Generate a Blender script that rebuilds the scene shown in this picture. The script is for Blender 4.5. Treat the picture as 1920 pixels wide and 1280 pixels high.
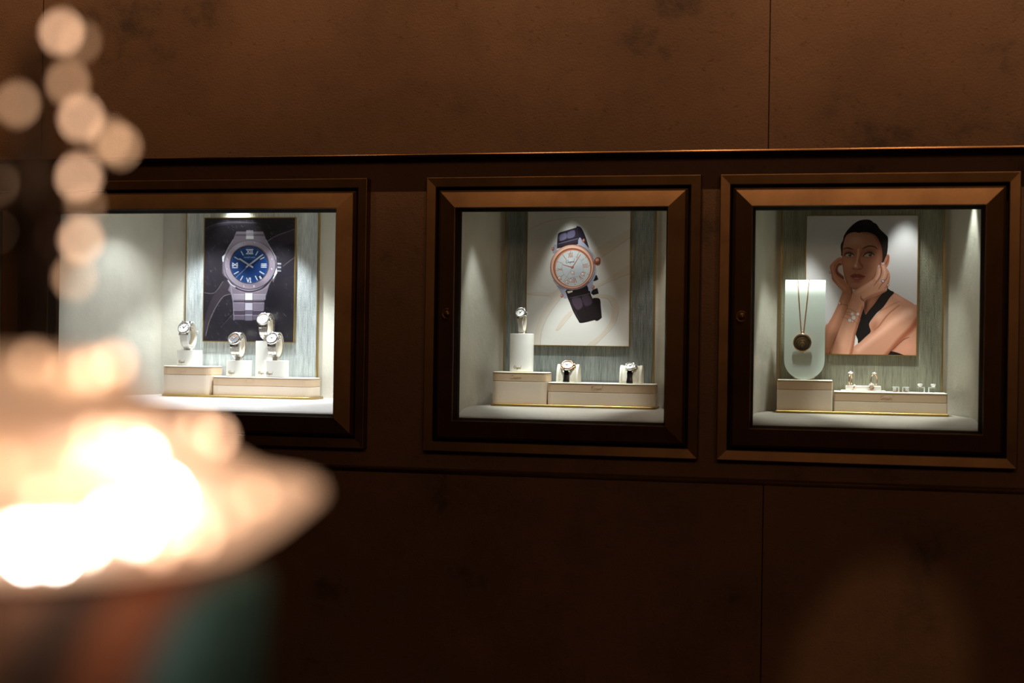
import bpy, bmesh, math, random
import numpy as np
from mathutils import Vector, Matrix
random.seed(7)
PI = math.pi
SC = bpy.context.scene
COL = SC.collection
for o in list(bpy.data.objects):
    bpy.data.objects.remove(o, do_unlink=True)

# Everything below is laid out in working units (camera 4 units from the wall) and
# brought to real size once, at the very end: real = K * working, about the floor plane.
K = 0.65
def rz(z): return 1.5 + (z - 1.5) * K          # working height -> metres (kept for the camera and lamps)

# ------------------------------------------------------------------ camera
cam_d = bpy.data.cameras.new('camera')
cam = bpy.data.objects.new('camera', cam_d); COL.objects.link(cam)
cam_d.sensor_width = 36; cam_d.lens = 50
cam_d.clip_start = 0.02; cam_d.clip_end = 60
fwd = Vector((-0.20976371, 0.97775038, 0.0018393)); rgt = Vector((0.97764962, 0.20971411, 0.01487341)); upv = Vector((-0.01415675, -0.00491809, 0.99988769))
cam.matrix_world = Matrix(((rgt.x, upv.x, -fwd.x, 0), (rgt.y, upv.y, -fwd.y, -4 * K), (rgt.z, upv.z, -fwd.z, 1.5), (0, 0, 0, 1)))
cam_d.dof.use_dof = True
cam_d.dof.focus_distance = 4.36 * K
cam_d.dof.aperture_fstop = 2.75
SC.camera = cam
# ------------------------------------------------------------------ world, exposure
W = bpy.data.worlds.new('world'); SC.world = W; W.use_nodes = True
W.node_tree.nodes['Background'].inputs[0].default_value = (1.0, 0.62, 0.38, 1)
W.node_tree.nodes['Background'].inputs[1].default_value = 0.015
SC.view_settings.view_transform = 'Standard'; SC.view_settings.look = 'None'
SC.view_settings.exposure = 0.0; SC.view_settings.gamma = 1.0
SC.view_settings.use_curve_mapping = False
SC.render.film_transparent = False
SC.cycles.use_denoising = True
SC.cycles.max_bounces = 8
SC.cycles.sample_clamp_indirect = 4.0

def light(kind, name, loc, energy, color, target=None, **kw):
    d = bpy.data.lights.new(name, kind); d.color = color
    d.energy = energy * K * K
    for k, v in kw.items():
        if k in ('size', 'size_y', 'shadow_soft_size'): v = v * K
        setattr(d, k, v)
    o = bpy.data.objects.new(name, d); COL.objects.link(o)
    o.location = (loc[0] * K, loc[1] * K, rz(loc[2]))
    if target is not None:
        t = Vector((target[0] * K, target[1] * K, rz(target[2])))
        o.rotation_euler = (t - o.location).to_track_quat('-Z', 'Y').to_euler()
    return o
WARM = (1.0, 0.66, 0.40)
# ceiling spots that wash the plaster wall from above
for x, e in ((-4.2, 54), (-3.45, 54), (-2.7, 54), (-1.95, 54), (-1.2, 55), (-0.45, 60), (0.3, 70), (1.05, 80), (1.8, 84), (2.5, 80)):
    light('SPOT', 'wall_spot', (x, -1.3, 3.95), e, WARM, (x, 0, 2.95),
          spot_size=math.radians(58), spot_blend=0.75, shadow_soft_size=0.02)
# narrow spot that leaves a soft patch low on the wall
light('SPOT', 'floor_spot', (1.1, -3.2, 3.8), 105, (1.0, 0.70, 0.45), (0.165, 0, 0.58), spot_size=math.radians(6.2), spot_blend=0.3, shadow_soft_size=0.05)
# unseen fill lamp added behind the photographer, for warm reflections in the bronze
light('AREA', 'room_fill', (0.5, -5.5, 3.2), 22, (1.0, 0.62, 0.36), (-0.6, 0, 1.5), shape='RECTANGLE', size=3.0, size_y=0.7)
# lamps inside the three display windows
CASES = {'left': (-1.848, 0.46, (0.92, 0.98, 1.0)), 'middle': (-0.723, 0.345, (0.95, 1.0, 0.93)), 'right': (0.1255, 0.345, (0.93, 1.0, 0.93))}
def niche(x, y, z, e, col, tgt, ang=70, blend=0.6, soft=0.012):
    light('SPOT', 'display_spot', (x, y, z), e, col, tgt, spot_size=math.radians(ang), spot_blend=blend, shadow_soft_size=soft)
NK = 4.5
cL, cM, cR = (0.89, 0.96, 1.0), (0.94, 1.0, 0.97), (0.94, 1.0, 0.92)
niche(-1.98, 0.31, 1.985, 5.0 * NK, cL, (-1.98, 0.38, 1.3), 66)
niche(-1.74, 0.31, 1.985, 6.0 * NK, cL, (-1.75, 0.38, 1.3), 66)
niche(-1.90, 0.435, 1.985, 1.2 * NK, cL, (-1.90, 0.46, 1.3), 80)
niche(-1.48, 0.22, 1.985, 4.5 * NK, cL, (-1.5, 0.22, 1.3), 80)
niche(-2.10, 0.18, 1.985, 1.4 * NK, cL, (-2.05, 0.25, 1.3), 100)
niche(-0.745, 0.265, 1.985, 1.1 * NK, cM, (-0.745, 0.31, 1.3), 54)
niche(-0.735, 0.14, 1.985, 5.0 * NK, cM, (-0.735, 0.245, 1.36), 46)
niche(-0.450, 0.20, 1.985, 1.3 * NK, (1.0, 0.93, 0.84), (-0.445, 0.22, 1.3), 60)
niche(-0.92, 0.13, 1.985, 1.3 * NK, cM, (-0.965, 0.20, 1.3), 46)
niche(0.25, 0.265, 1.985, 1.2 * NK, cR, (0.25, 0.31, 1.3), 54)
niche(0.19, 0.14, 1.985, 4.8 * NK, cR, (0.19, 0.245, 1.36), 42)
niche(0.385, 0.17, 1.985, 1.0 * NK, cR, (0.38, 0.17, 1.3), 60)
niche(-0.04, 0.235, 1.985, 3.2 * NK, cR, (-0.04, 0.26, 1.4), 46)

# ------------------------------------------------------------------ materials
def nodes(name):
    m = bpy.data.materials.new(name); m.use_nodes = True
    nt = m.node_tree; return m, nt, nt.nodes['Principled BSDF']
def coord(nt, scale=(1, 1, 1)):
    tc = nt.nodes.new('ShaderNodeTexCoord'); mp = nt.nodes.new('ShaderNodeMapping')
    nt.links.new(tc.outputs['Object'], mp.inputs[0])
    mp.inputs['Scale'].default_value = [s / K for s in scale]
    return mp.outputs[0]
def noise(nt, vec, scale, detail=4, rough=0.55):
    n = nt.nodes.new('ShaderNodeTexNoise'); nt.links.new(vec, n.inputs['Vector'])
    n.inputs['Scale'].default_value = scale; n.inputs['Detail'].default_value = detail; n.inputs['Roughness'].default_value = rough
    return n.outputs['Fac']
def ramp(nt, fac, stops):
    r = nt.nodes.new('ShaderNodeValToRGB'); nt.links.new(fac, r.inputs[0])
    e = r.color_ramp.elements
    while len(e) < len(stops): e.new(0.5)
    for el, (p, c) in zip(e, stops): el.position = p; el.color = tuple(c) + (1,)
    return r.outputs[0]
def bump(nt, fac, strength, dist, prev=None):
    b = nt.nodes.new('ShaderNodeBump'); b.inputs['Strength'].default_value = strength; b.inputs['Distance'].default_value = dist * K
    nt.links.new(fac, b.inputs['Height'])
    if prev is not None: nt.links.new(prev, b.inputs['Normal'])
    return b.outputs[0]
def plain(name, col, rough=0.5, metal=0.0, var=0.06, spec=None, scale=14, bmp=0.0):
    m, nt, p = nodes(name)
    v = coord(nt); f = noise(nt, v, scale, 3)
    c0 = [max(0, c * (1 - var)) for c in col]; c1 = [min(1, c * (1 + var)) for c in col]
    nt.links.new(ramp(nt, f, [(0.3, c0), (0.7, c1)]), p.inputs['Base Color'])
    p.inputs['Roughness'].default_value = rough; p.inputs['Metallic'].default_value = metal
    if spec is not None: p.inputs['Specular IOR Level'].default_value = spec
    if bmp: nt.links.new(bump(nt, noise(nt, v, 160, 2), bmp, 0.002), p.inputs['Normal'])
    return m
def emis(name, col, s):
    m, nt, p = nodes(name)
    p.inputs['Base Color'].default_value = (0.8, 0.7, 0.6, 1)
    p.inputs['Emission Color'].default_value = tuple(col) + (1,); p.inputs['Emission Strength'].default_value = s
    return m
M = {}
# brown plaster of the wall
m, nt, p = nodes('brown_plaster')
v = coord(nt)
f = noise(nt, v, 2.6, 6, 0.6)
f2 = noise(nt, v, 14, 6, 0.65)
mx = nt.nodes.new('ShaderNodeMath'); mx.operation = 'MULTIPLY_ADD'; nt.links.new(f2, mx.inputs[0]); mx.inputs[1].default_value = 0.35; nt.links.new(f, mx.inputs[2])
nt.links.new(ramp(nt, mx.outputs[0], [(0.46, (0.070, 0.035, 0.017)), (0.57, (0.145, 0.070, 0.032)), (0.80, (0.182, 0.088, 0.040))]), p.inputs['Base Color'])
p.inputs['Roughness'].default_value = 0.62; p.inputs['Specular IOR Level'].default_value = 0.3
n1 = noise(nt, v, 55, 5, 0.7)
pits = ramp(nt, n1, [(0.30, (0, 0, 0)), (0.38, (1, 1, 1))])
b1 = bump(nt, noise(nt, v, 170, 3, 0.7), 0.6, 0.003)
nt.links.new(bump(nt, pits, 0.5, 0.003, b1), p.inputs['Normal'])
M['wall'] = m
# brushed bronze
m, nt, p = nodes('brushed_bronze')
v = coord(nt, (3, 3, 3)); f = noise(nt, v, 3, 5, 0.6)
nt.links.new(ramp(nt, f, [(0.3, (0.14, 0.066, 0.022)), (0.7, (0.21, 0.105, 0.038))]), p.inputs['Base Color'])
p.inputs['Metallic'].default_value = 0.75; p.inputs['Roughness'].default_value = 0.38
nt.links.new(bump(nt, noise(nt, v, 120, 2), 0.08, 0.001), p.inputs['Normal'])
M['bronze'] = m
M['bronze_edge'] = plain('glinting_bronze_edge', (0.20, 0.10, 0.04), 0.26, 0.95, var=0.5, scale=2.2)  # strong patchy tone imitates partial glints along the trims
M['rebate_shade'] = plain('shaded_bronze_rebate', (0.03, 0.013, 0.006), 0.8, 0.0, spec=0.05)  # shade of the glass rebate put into the colour, against niche glare
M['gap'] = plain('black_shadow_gap', (0.004, 0.003, 0.003), 0.9)
M['brass'] = plain('satin_brass', (0.42, 0.28, 0.09), 0.38, 0.85)
M['brass_pale'] = plain('pale_brass', (0.68, 0.55, 0.30), 0.4, 0.8)
# suede lining
def lining(name, col):
    m, nt, p = nodes(name)
    v = coord(nt); f = noise(nt, v, 5, 6, 0.6)
    nt.links.new(ramp(nt, f, [(0.3, [c * 0.86 for c in col]), (0.7, [min(1, c * 1.08) for c in col])]), p.inputs['Base Color'])
    p.inputs['Roughness'].default_value = 0.85; p.inputs['Specular IOR Level'].default_value = 0.2
    b = bump(nt, noise(nt, v, 130, 3), 0.25, 0.002)
    nt.links.new(bump(nt, f, 0.25, 0.02, b), p.inputs['Normal'])
    return m
M['lining'] = lining('cream_suede_lining', (0.64, 0.61, 0.53))
M['lining_floor'] = lining('taupe_suede_floor', (0.36, 0.32, 0.28))
M['lining_pale'] = lining('pale_suede_floor', (0.62, 0.57, 0.56))
# silvery wallcovering with vertical streaks
def streak(name, a, b, metal):
    m, nt, p = nodes(name)
    v = coord(nt, (330, 330, 14)); f = noise(nt, v, 1.0, 4, 0.75)
    v2 = coord(nt, (34, 34, 1.6)); f2 = noise(nt, v2, 1.0, 3, 0.6)
    mx = nt.nodes.new('ShaderNodeMath'); mx.operation = 'MULTIPLY_ADD'; nt.links.new(f2, mx.inputs[0]); mx.inputs[1].default_value = 0.5; nt.links.new(f, mx.inputs[2])
    nt.links.new(ramp(nt, mx.outputs[0], [(0.52, a), (0.95, b)]), p.inputs['Base Color'])
    p.inputs['Metallic'].default_value = metal; p.inputs['Roughness'].default_value = 0.42
    v3 = coord(nt, (520, 520, 190))
    nt.links.new(bump(nt, noise(nt, v3, 1.0, 2), 0.5, 0.003), p.inputs['Normal'])
    return m
M['streak_L'] = streak('silver_streaked_covering', (0.30, 0.34, 0.35), (0.80, 0.84, 0.84), 0.45)
M['streak_M'] = streak('teal_streaked_covering', (0.09, 0.105, 0.105), (0.36, 0.39, 0.38), 0.45)
M['streak_R'] = streak('green_streaked_covering', (0.15, 0.155, 0.12), (0.42, 0.41, 0.32), 0.35)
M['box_body'] = plain('ivory_leather_body', (0.80, 0.68, 0.56), 0.55, var=0.02, bmp=0.1)  # warm light on the fronts is put into the body and lid tones
M['box_lid'] = plain('beige_leather_lid', (0.68, 0.50, 0.34), 0.5, var=0.02, bmp=0.1)
M['box_top'] = plain('ivory_leather_top', (0.85, 0.81, 0.72), 0.5, var=0.02)
M['emboss'] = plain('beige_emboss', (0.64, 0.465, 0.31), 0.45, var=0.02)
M['stand'] = plain('white_matt_stand', (0.84, 0.82, 0.78), 0.5, var=0.01)
M['cuff'] = plain('beige_leather_cuff', (0.74, 0.65, 0.53), 0.6, var=0.03)
M['cushion'] = plain('ivory_leather_cushion', (0.85, 0.80, 0.68), 0.5, var=0.02)
M['logo'] = plain('gilt_lettering', (0.33, 0.22, 0.08), 0.4, 0.5)
M['steel'] = plain('polished_steel', (0.78, 0.77, 0.75), 0.16, 1.0, var=0.03)
M['steel_b'] = plain('brushed_steel', (0.62, 0.58, 0.54), 0.3, 1.0, var=0.04)
M['rose'] = plain('rose_gold', (0.85, 0.48, 0.30), 0.2, 1.0, var=0.03)
M['dial_w'] = plain('white_dial', (0.88, 0.88, 0.86), 0.35, var=0.01)
M['dial_d'] = plain('slate_dial', (0.09, 0.11, 0.14), 0.3, var=0.05)
M['hand_d'] = plain('dark_hand', (0.08, 0.06, 0.05), 0.4)
M['hand_o'] = plain('copper_hand', (0.75, 0.32, 0.10), 0.3, 0.6)
M['strap_w'] = plain('white_rubber_strap', (0.86, 0.85, 0.81), 0.4, var=0.01)
M['strap_k'] = plain('black_glossy_strap', (0.012, 0.011, 0.012), 0.22, var=0.2)
M['gem'] = plain('pale_gemstone', (0.92, 0.90, 0.93), 0.08, 0.35, var=0.1, scale=200)
M['paper'] = plain('pale_green_card', (0.66, 0.74, 0.68), 0.55, var=0.015)
M['ped'] = None
# clear pane: mostly see-through with a little gloss
m = bpy.data.materials.new('clear_glass'); m.use_nodes = True; nt = m.node_tree; nt.nodes.clear()
out = nt.nodes.new('ShaderNodeOutputMaterial'); mix = nt.nodes.new('ShaderNodeMixShader')
tr = nt.nodes.new('ShaderNodeBsdfTransparent'); gl = nt.nodes.new('ShaderNodeBsdfGlossy'); gl.inputs['Roughness'].default_value = 0.02
fr = nt.nodes.new('ShaderNodeFresnel'); fr.inputs[0].default_value = 1.35
tr.inputs[0].default_value = (0.98, 0.99, 0.98, 1)
nt.links.new(fr.outputs[0], mix.inputs[0]); nt.links.new(tr.outputs[0], mix.inputs[1]); nt.links.new(gl.outputs[0], mix.inputs[2]); nt.links.new(mix.outputs[0], out.inputs[0])
M['glass'] = m
M['acrylic'] = plain('frosted_acrylic', (0.86, 0.90, 0.88), 0.25, var=0.01)
M['floor'] = plain('dark_stone_floor', (0.10, 0.06, 0.04), 0.35, var=0.3, scale=2)
M['ceil'] = plain('dark_ceiling', (0.06, 0.04, 0.03), 0.8)

# ------------------------------------------------------------------ mesh helpers
class MB:
    def __init__(s): s.v = []; s.f = []; s.sm = []
    def add(s, vs, fs, smooth=False):
        o = len(s.v); s.v += [tuple(a) for a in vs]; s.f += [tuple(i + o for i in f) for f in fs]; s.sm += [smooth] * len(fs); return s
    def box(s, x0, x1, y0, y1, z0, z1):
        vs = [(x, y, z) for z in (z0, z1) for y in (y0, y1) for x in (x0, x1)]
        return s.add(vs, [(0, 2, 3, 1), (4, 5, 7, 6), (0, 1, 5, 4), (2, 6, 7, 3), (0, 4, 6, 2), (1, 3, 7, 5)])
    def obox(s, c, ax, ay, az, hx, hy, hz):
        c = Vector(c); vs = [c + ax * (i * hx) + ay * (j * hy) + az * (k * hz) for k in (-1, 1) for j in (-1, 1) for i in (-1, 1)]
        return s.add(vs, [(0, 2, 3, 1), (4, 5, 7, 6), (0, 1, 5, 4), (2, 6, 7, 3), (0, 4, 6, 2), (1, 3, 7, 5)])
    def prism(s, pts, y0, y1, axis='y', smooth=False):
        # pts: outline in the two other axes, extruded along axis
        n = len(pts); vs = []
        for t in (y0, y1):
            for a, b in pts:
                vs.append({'y': (a, t, b), 'z': (a, b, t), 'x': (t, a, b)}[axis])
        s.add(vs, [(i, (i + 1) % n, n + (i + 1) % n, n + i) for i in range(n)], smooth)
        return s.add(vs, [tuple(range(n))[::-1], tuple(range(n, 2 * n))])
    def lathe(s, prof, c=(0, 0, 0), n=32, axis=(0, 0, 1), smooth=True, e=1.0):
        ax = Vector(axis).normalized(); t = Vector((1, 0, 0)) if abs(ax.x) < 0.9 else Vector((0, 1, 0))
        u = ax.cross(t).normalized(); w = ax.cross(u); c = Vector(c); vs = []
        for r, h in prof:
            for k in range(n):
                a = 2 * PI * k / n; vs.append(c + u * (r * math.cos(a)) + w * (r * math.sin(a) * e) + ax * h)
        fs = []
        for j in range(len(prof) - 1):
            for k in range(n): fs.append((j * n + k, j * n + (k + 1) % n, (j + 1) * n + (k + 1) % n, (j + 1) * n + k))
        s.add(vs, fs, smooth)
        return s
    def tube(s, pts, r, n=8, closed=False, smooth=True):
        pts = [Vector(p) for p in pts]; m = len(pts); vs = []; up = None
        for i, p in enumerate(pts):
            d = (pts[(i + 1) % m] - pts[i - 1]) if closed else (pts[min(i + 1, m - 1)] - pts[max(i - 1, 0)])
            d = d.normalized()
            if up is None: up = d.orthogonal().normalized()
            up = (up - d * up.dot(d)).normalized(); q = d.cross(up)
            rr = r[i] if isinstance(r, (list, tuple)) else r
            for k in range(n):
                a = 2 * PI * k / n; vs.append(p + up * (rr * math.cos(a)) + q * (rr * math.sin(a)))
        fs = [(i * n + k, i * n + (k + 1) % n, ((i + 1) % m) * n + (k + 1) % n, ((i + 1) % m) * n + k) for i in range(m if closed else m - 1) for k in range(n)]
        if not closed: fs += [tuple(range(n))[::-1], tuple(range((m - 1) * n, m * n))]
        return s.add(vs, fs, smooth)
    def ball(s, c, r, n=8, sq=1.0):
        prof = [(max(1e-6, r * math.sin(PI * i / n)), -r * sq * math.cos(PI * i / n)) for i in range(n + 1)]
        return s.lathe(prof, c, max(8, n))
    def build(s, name, mat, parent=None, loc=(0, 0, 0), bev=0.0, bseg=2, label=None):
        me = bpy.data.meshes.new(name); me.from_pydata(s.v, [], s.f); me.update()
        bm = bmesh.new(); bm.from_mesh(me)
        bmesh.ops.remove_doubles(bm, verts=bm.verts, dist=1e-6)
        for f, sm in zip(bm.faces, s.sm): f.smooth = sm
        bmesh.ops.recalc_face_normals(bm, faces=bm.faces)
        if bev:
            es = [e for e in bm.edges if len(e.link_faces) == 2 and e.calc_face_angle(0) > 0.5]
            bmesh.ops.bevel(bm, geom=es, offset=bev, segments=bseg, affect='EDGES', profile=0.5)
        bm.to_mesh(me); bm.free()
        me.materials.append(mat)
        o = bpy.data.objects.new(name, me); COL.objects.link(o); o.location = loc
        if parent: o.parent = parent
        if label: o['label'] = label
        return o
def tag(o, label, cat, group=None):
    o['label'] = label; o['category'] = cat
    if group: o['group'] = group
    return o
def thing(name, label, cat, loc=(0, 0, 0), rot=(0, 0, 0), group=None):
    o = bpy.data.objects.new(name, None); o.empty_display_size = 0.05; COL.objects.link(o)
    o.location = loc; o.rotation_euler = rot
    return tag(o, label, cat, group)
def struct(o): o['kind'] = 'structure'; return o
def rrect(x0, x1, z0, z1, r, n=5):
    out = []
    for cx, cz, a0 in ((x1 - r, z0 + r, -90), (x1 - r, z1 - r, 0), (x0 + r, z1 - r, 90), (x0 + r, z0 + r, 180)):
        for i in range(n + 1):
            a = math.radians(a0 + 90 * i / n); out.append((cx + r * math.cos(a), cz + r * math.sin(a)))
    return out
# the maker's script mark, as pen strokes in a box 1 wide
SCRIPT = [
 [(.20, .30), (.17, .36), (.09, .35), (.02, .24), (.0, .12), (.04, .03), (.12, .01), (.20, .06)], [(.12,.28),(.06,.16),(.08,.07)],
 [(.29, .38), (.26, .25), (.22, .02), (.25, .10), (.30, .15), (.32, .10), (.32, .02), (.36, .05)],
 [(.42, .14), (.38, .12), (.37, .05), (.41, .01), (.45, .05), (.44, .13), (.42, .14), (.49, .11)],
 [(.50, .15), (.46, -.15)], [(.49, .07), (.53, .15), (.57, .11), (.55, .03), (.50, .02)],
 [(.66, .13), (.61, .13), (.59, .05), (.62, .01), (.67, .12), (.66, .02), (.70, .05)],
 [(.71, .13), (.74, .13), (.73, .02), (.75, .10), (.80, .14)],
 [(.87, .13), (.82, .12), (.81, .04), (.84, .01), (.88, .10)], [(1.0, .42), (.95, .30), (.88, .02), (.93, .05)]]
def catmull(P, closed, n=5):
    P = [np.array(p, float) for p in P]; m = len(P); out = []
    rng = range(m) if closed else range(m - 1)
    for i in rng:
        p0 = P[(i - 1) % m] if closed or i > 0 else P[0]; p1 = P[i]; p2 = P[(i + 1) % m]
        p3 = P[(i + 2) % m] if closed or i + 2 < m else P[-1]
        for k in range(n):
            t = k / n; out.append(0.5 * ((2 * p1) + (p2 - p0) * t + (2 * p0 - 5 * p1 + 4 * p2 - p3) * t * t + (3 * p1 - p0 - 3 * p2 + p3) * t ** 3))
    if not closed: out.append(P[-1])
    return out
def script_mark(parent, w, x, z, yfun, mat, name='lettering', th=0.02):
    mb = MB()
    for st in SCRIPT:
        pts = catmull(st, False, 3)
        mb.tube([(x + p[0] * w, yfun(x + p[0] * w), z + p[1] * w) for p in pts], th * w, 5)
    return mb.build(name, mat, parent)

# ------------------------------------------------------------------ the wall
Z0, Z1 = 1.2535, 1.9135
def wall_with_holes(mb, x0, x1, z0, z1, y0, y1, holes):
    xs = x0
    for a, b in holes:
        mb.box(xs, a, y0, y1, z0, z1); mb.box(a, b, y0, y1, z0, Z0); mb.box(a, b, y0, y1, Z1, z1); xs = b
    mb.box(xs, x1, y0, y1, z0, z1)
FLOOR = 1.5 - 1.5 / K; CEIL = 4.05
mb = MB()
wall_with_holes(mb, -5.0, 3.2, 1.10, 2.06, 0.02, 0.05, [(-3.43, -1.365), (-1.046, -0.392), (-0.2, 0.456)])
for a, b in ((-5.0, -2.3365), (-2.3335, -0.1400), (-0.1370, 3.2)):
    mb.box(a, b, -0.04, 0.05, 2.045, CEIL)
for a, b in ((-5.0, -0.1400), (-0.1370, 3.2)):
    mb.box(a, b, -0.04, 0.05, FLOOR, 1.125)
mb.box(-5, 3.2, 0.0, 0.62, 2.07, CEIL)
mb.box(-5, 3.2, 0.0, 0.62, FLOOR, 1.10)
mb.box(-5, 3.2, 0.55, 0.62, 1.10, 2.07)
struct(mb.build('wall_back', M['wall']))
mb = MB(); mb.box(-5.0, 3.2, -0.044, 0.02, 2.0385, 2.045)
struct(mb.build('trim_1', M['bronze_edge'], bev=0.0022))
mb = MB(); mb.box(-5.0, 3.2, -0.048, 0.02, 1.125, 1.1345)
struct(mb.build('trim_2', M['bronze_edge'], bev=0.0022))
struct(MB().box(-5.05, -5.0, -7, 0.05, FLOOR, CEIL).build('wall_left', M['wall']))
struct(MB().box(3.2, 3.25, -7, 0.05, FLOOR, CEIL).build('wall_right', M['wall']))
struct(MB().box(-5.05, 3.25, -7.05, -7, FLOOR, CEIL).build('wall_front', M['wall']))
struct(MB().box(-5.05, 3.25, -7.05, 0.62, FLOOR - 0.05, FLOOR).build('floor', M['floor']))
struct(MB().box(-5.05, 3.25, -7.05, 0.62, CEIL, CEIL + 0.05).build('ceiling', M['ceil']))

# ------------------------------------------------------------------ display cases
ZC = 1.5835
def frame_ring(mb, cx0, cx1, cz0, cz1, loops):
    # loops: (offset outwards from the glass rectangle, y) -> rings of four mitred members
    vs = []
    for off, y in loops:
        vs += [(cx0 - off, y, cz0 - off), (cx1 + off, y, cz0 - off), (cx1 + off, y, cz1 + off), (cx0 - off, y, cz1 + off)]
    fs = []
    for j in range(len(loops) - 1):
        for k in range(4): fs.append((j * 4 + k, j * 4 + (k + 1) % 4, (j + 1) * 4 + (k + 1) % 4, (j + 1) * 4 + k))
    mb.add(vs, fs)
G0, G1 = 1.2836, 1.8834
def door(parent, x0, x1, lock_side):
    mb = MB()
    frame_ring(mb, x0, x1, G0, G1, [(0.0045, 0.03), (0.0060, -0.029), (0.0070, -0.0302), (0.0085, -0.0300), (0.0520, -0.0145), (0.0534, -0.0140), (0.0548, -0.0120), (0.061, -0.004), (0.061, 0.03), (0.0045, 0.03)])
    d = mb.build('door_frame', M['bronze'], parent, bev=0.0007, bseg=1)
    bd = MB(); frame_ring(bd, x0, x1, G0, G1, [(0.0044, 0.03), (0.0, 0.03), (0.0, 0.003), (0.0056, -0.026)]); bd.build('shaded_rebate', M['rebate_shade'], d)
    MB().box(x0 - 0.004, x1 + 0.004, 0.008, 0.014, G0 - 0.004, G1 + 0.004).build('glass_pane', M['glass'], d)
    if lock_side is not None:
        lx, lz = lock_side
        k = MB().lathe([(0.0, -0.002), (0.0165, -0.002), (0.0165, 0.001), (0.0155, 0.003), (0.0135, 0.0035), (0.013, 0.002), (0.0085, 0.002), (0.0085, 0.006), (0.0075, 0.0075), (0.0, 0.0075)], (lx, -0.022, lz), 32, (0, -1, 0)).build('door_lock', M['bronze'], d)
        MB().box(lx - 0.0012, lx + 0.0012, -0.031, -0.0285, lz - 0.0055, lz + 0.0035).build('keyhole', M['gap'], k)
    return d
def casing(parent, gx0, gx1, splits=()):
    mb = MB(); o = 0.0683
    frame_ring(mb, gx0, gx1, G0, G1, [(o, 0.02), (o, -0.012), (o + 0.0012, -0.0135), (o + 0.0270, -0.0165), (o + 0.0285, -0.015), (o + 0.0286, 0.02)])
    for a, b in splits:
        mb.box(a, b, -0.0125, 0.02, G0 - o, G1 + o)
    c = mb.build('outer_casing', M['bronze'], parent, bev=0.0006, bseg=1)
    g = MB(); frame_ring(g, gx0, gx1, G0, G1, [(0.058, 0.018), (0.0684, 0.018)]); 
    for a, b in splits: g.box(a - 0.01, b + 0.01, 0.0185, 0.0195, G0 - o, G1 + o)
    g.build('shadow_gap', M['gap'], parent)
    return c
def shell(parent, plan, zt=2.0, floor_mat='lining_floor', y_back=0.36):
    # plan: list of (x, y) from front left round the back to front right
    mb = MB(); n = len(plan)
    vs = [(x, y, 1.262) for x, y in plan] + [(x, y, zt) for x, y in plan]
    mb.add(vs, [(i, i + 1, n + i + 1, n + i) for i in range(n - 1)], True)
    w = mb.build('wall_lining', M['lining'], parent)
    for f in w.data.polygons: f.use_smooth = True
    w.data.set_sharp_from_angle(angle=math.radians(35))
    MB().add([(x, y, zt) for x, y in plan], [tuple(range(n))]).build('ceiling_lining', M['lining'], parent)
    xs0, xs1 = plan[0][0], plan[-1][0]
    prof = [(0.03, 1.262), (0.03, 1.284), (0.04, 1.291), (0.06, 1.2985), (0.09, 1.305), (0.13, 1.3095), (0.18, 1.3115), (y_back + 0.02, 1.3120)]
    def xr(y):
        # inner faces of the side walls at depth y
        L = R = None
        h = n // 2
        for i in range(n - 1):
            (xa, ya), (xb, yb) = plan[i], plan[i + 1]
            if min(ya, yb) - 1e-9 <= y <= max(ya, yb) + 1e-9 and abs(yb - ya) > 1e-6:
                t = (y - ya) / (yb - ya); x = xa + (xb - xa) * t
                if x < (xs0 + xs1) / 2: L = x if L is None else max(L, x)
                else: R = x if R is None else min(R, x)
        return (L if L is not None else xs0) - 0.001, (R if R is not None else xs1) + 0.001
    mb = MB(); vs = []
    for y, z in prof:
        a, b = xr(min(y, y_back - 0.003)); vs += [(a, y, z), (b, y, z)]
    mb.add(vs, [(2 * i, 2 * i + 1, 2 * i + 3, 2 * i + 2) for i in range(len(prof) - 1)], True)
    mb.build('floor_lining', M[floor_mat], parent)
def downlights(parent, pts):
    for x, y in pts:
        MB().lathe([(0.0, 0.0), (0.011, 0.0), (0.012, -0.006), (0.018, -0.006), (0.018, 0.004)], (x, y, 1.996), 24).build('downlight', M['steel_b'], parent)

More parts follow.
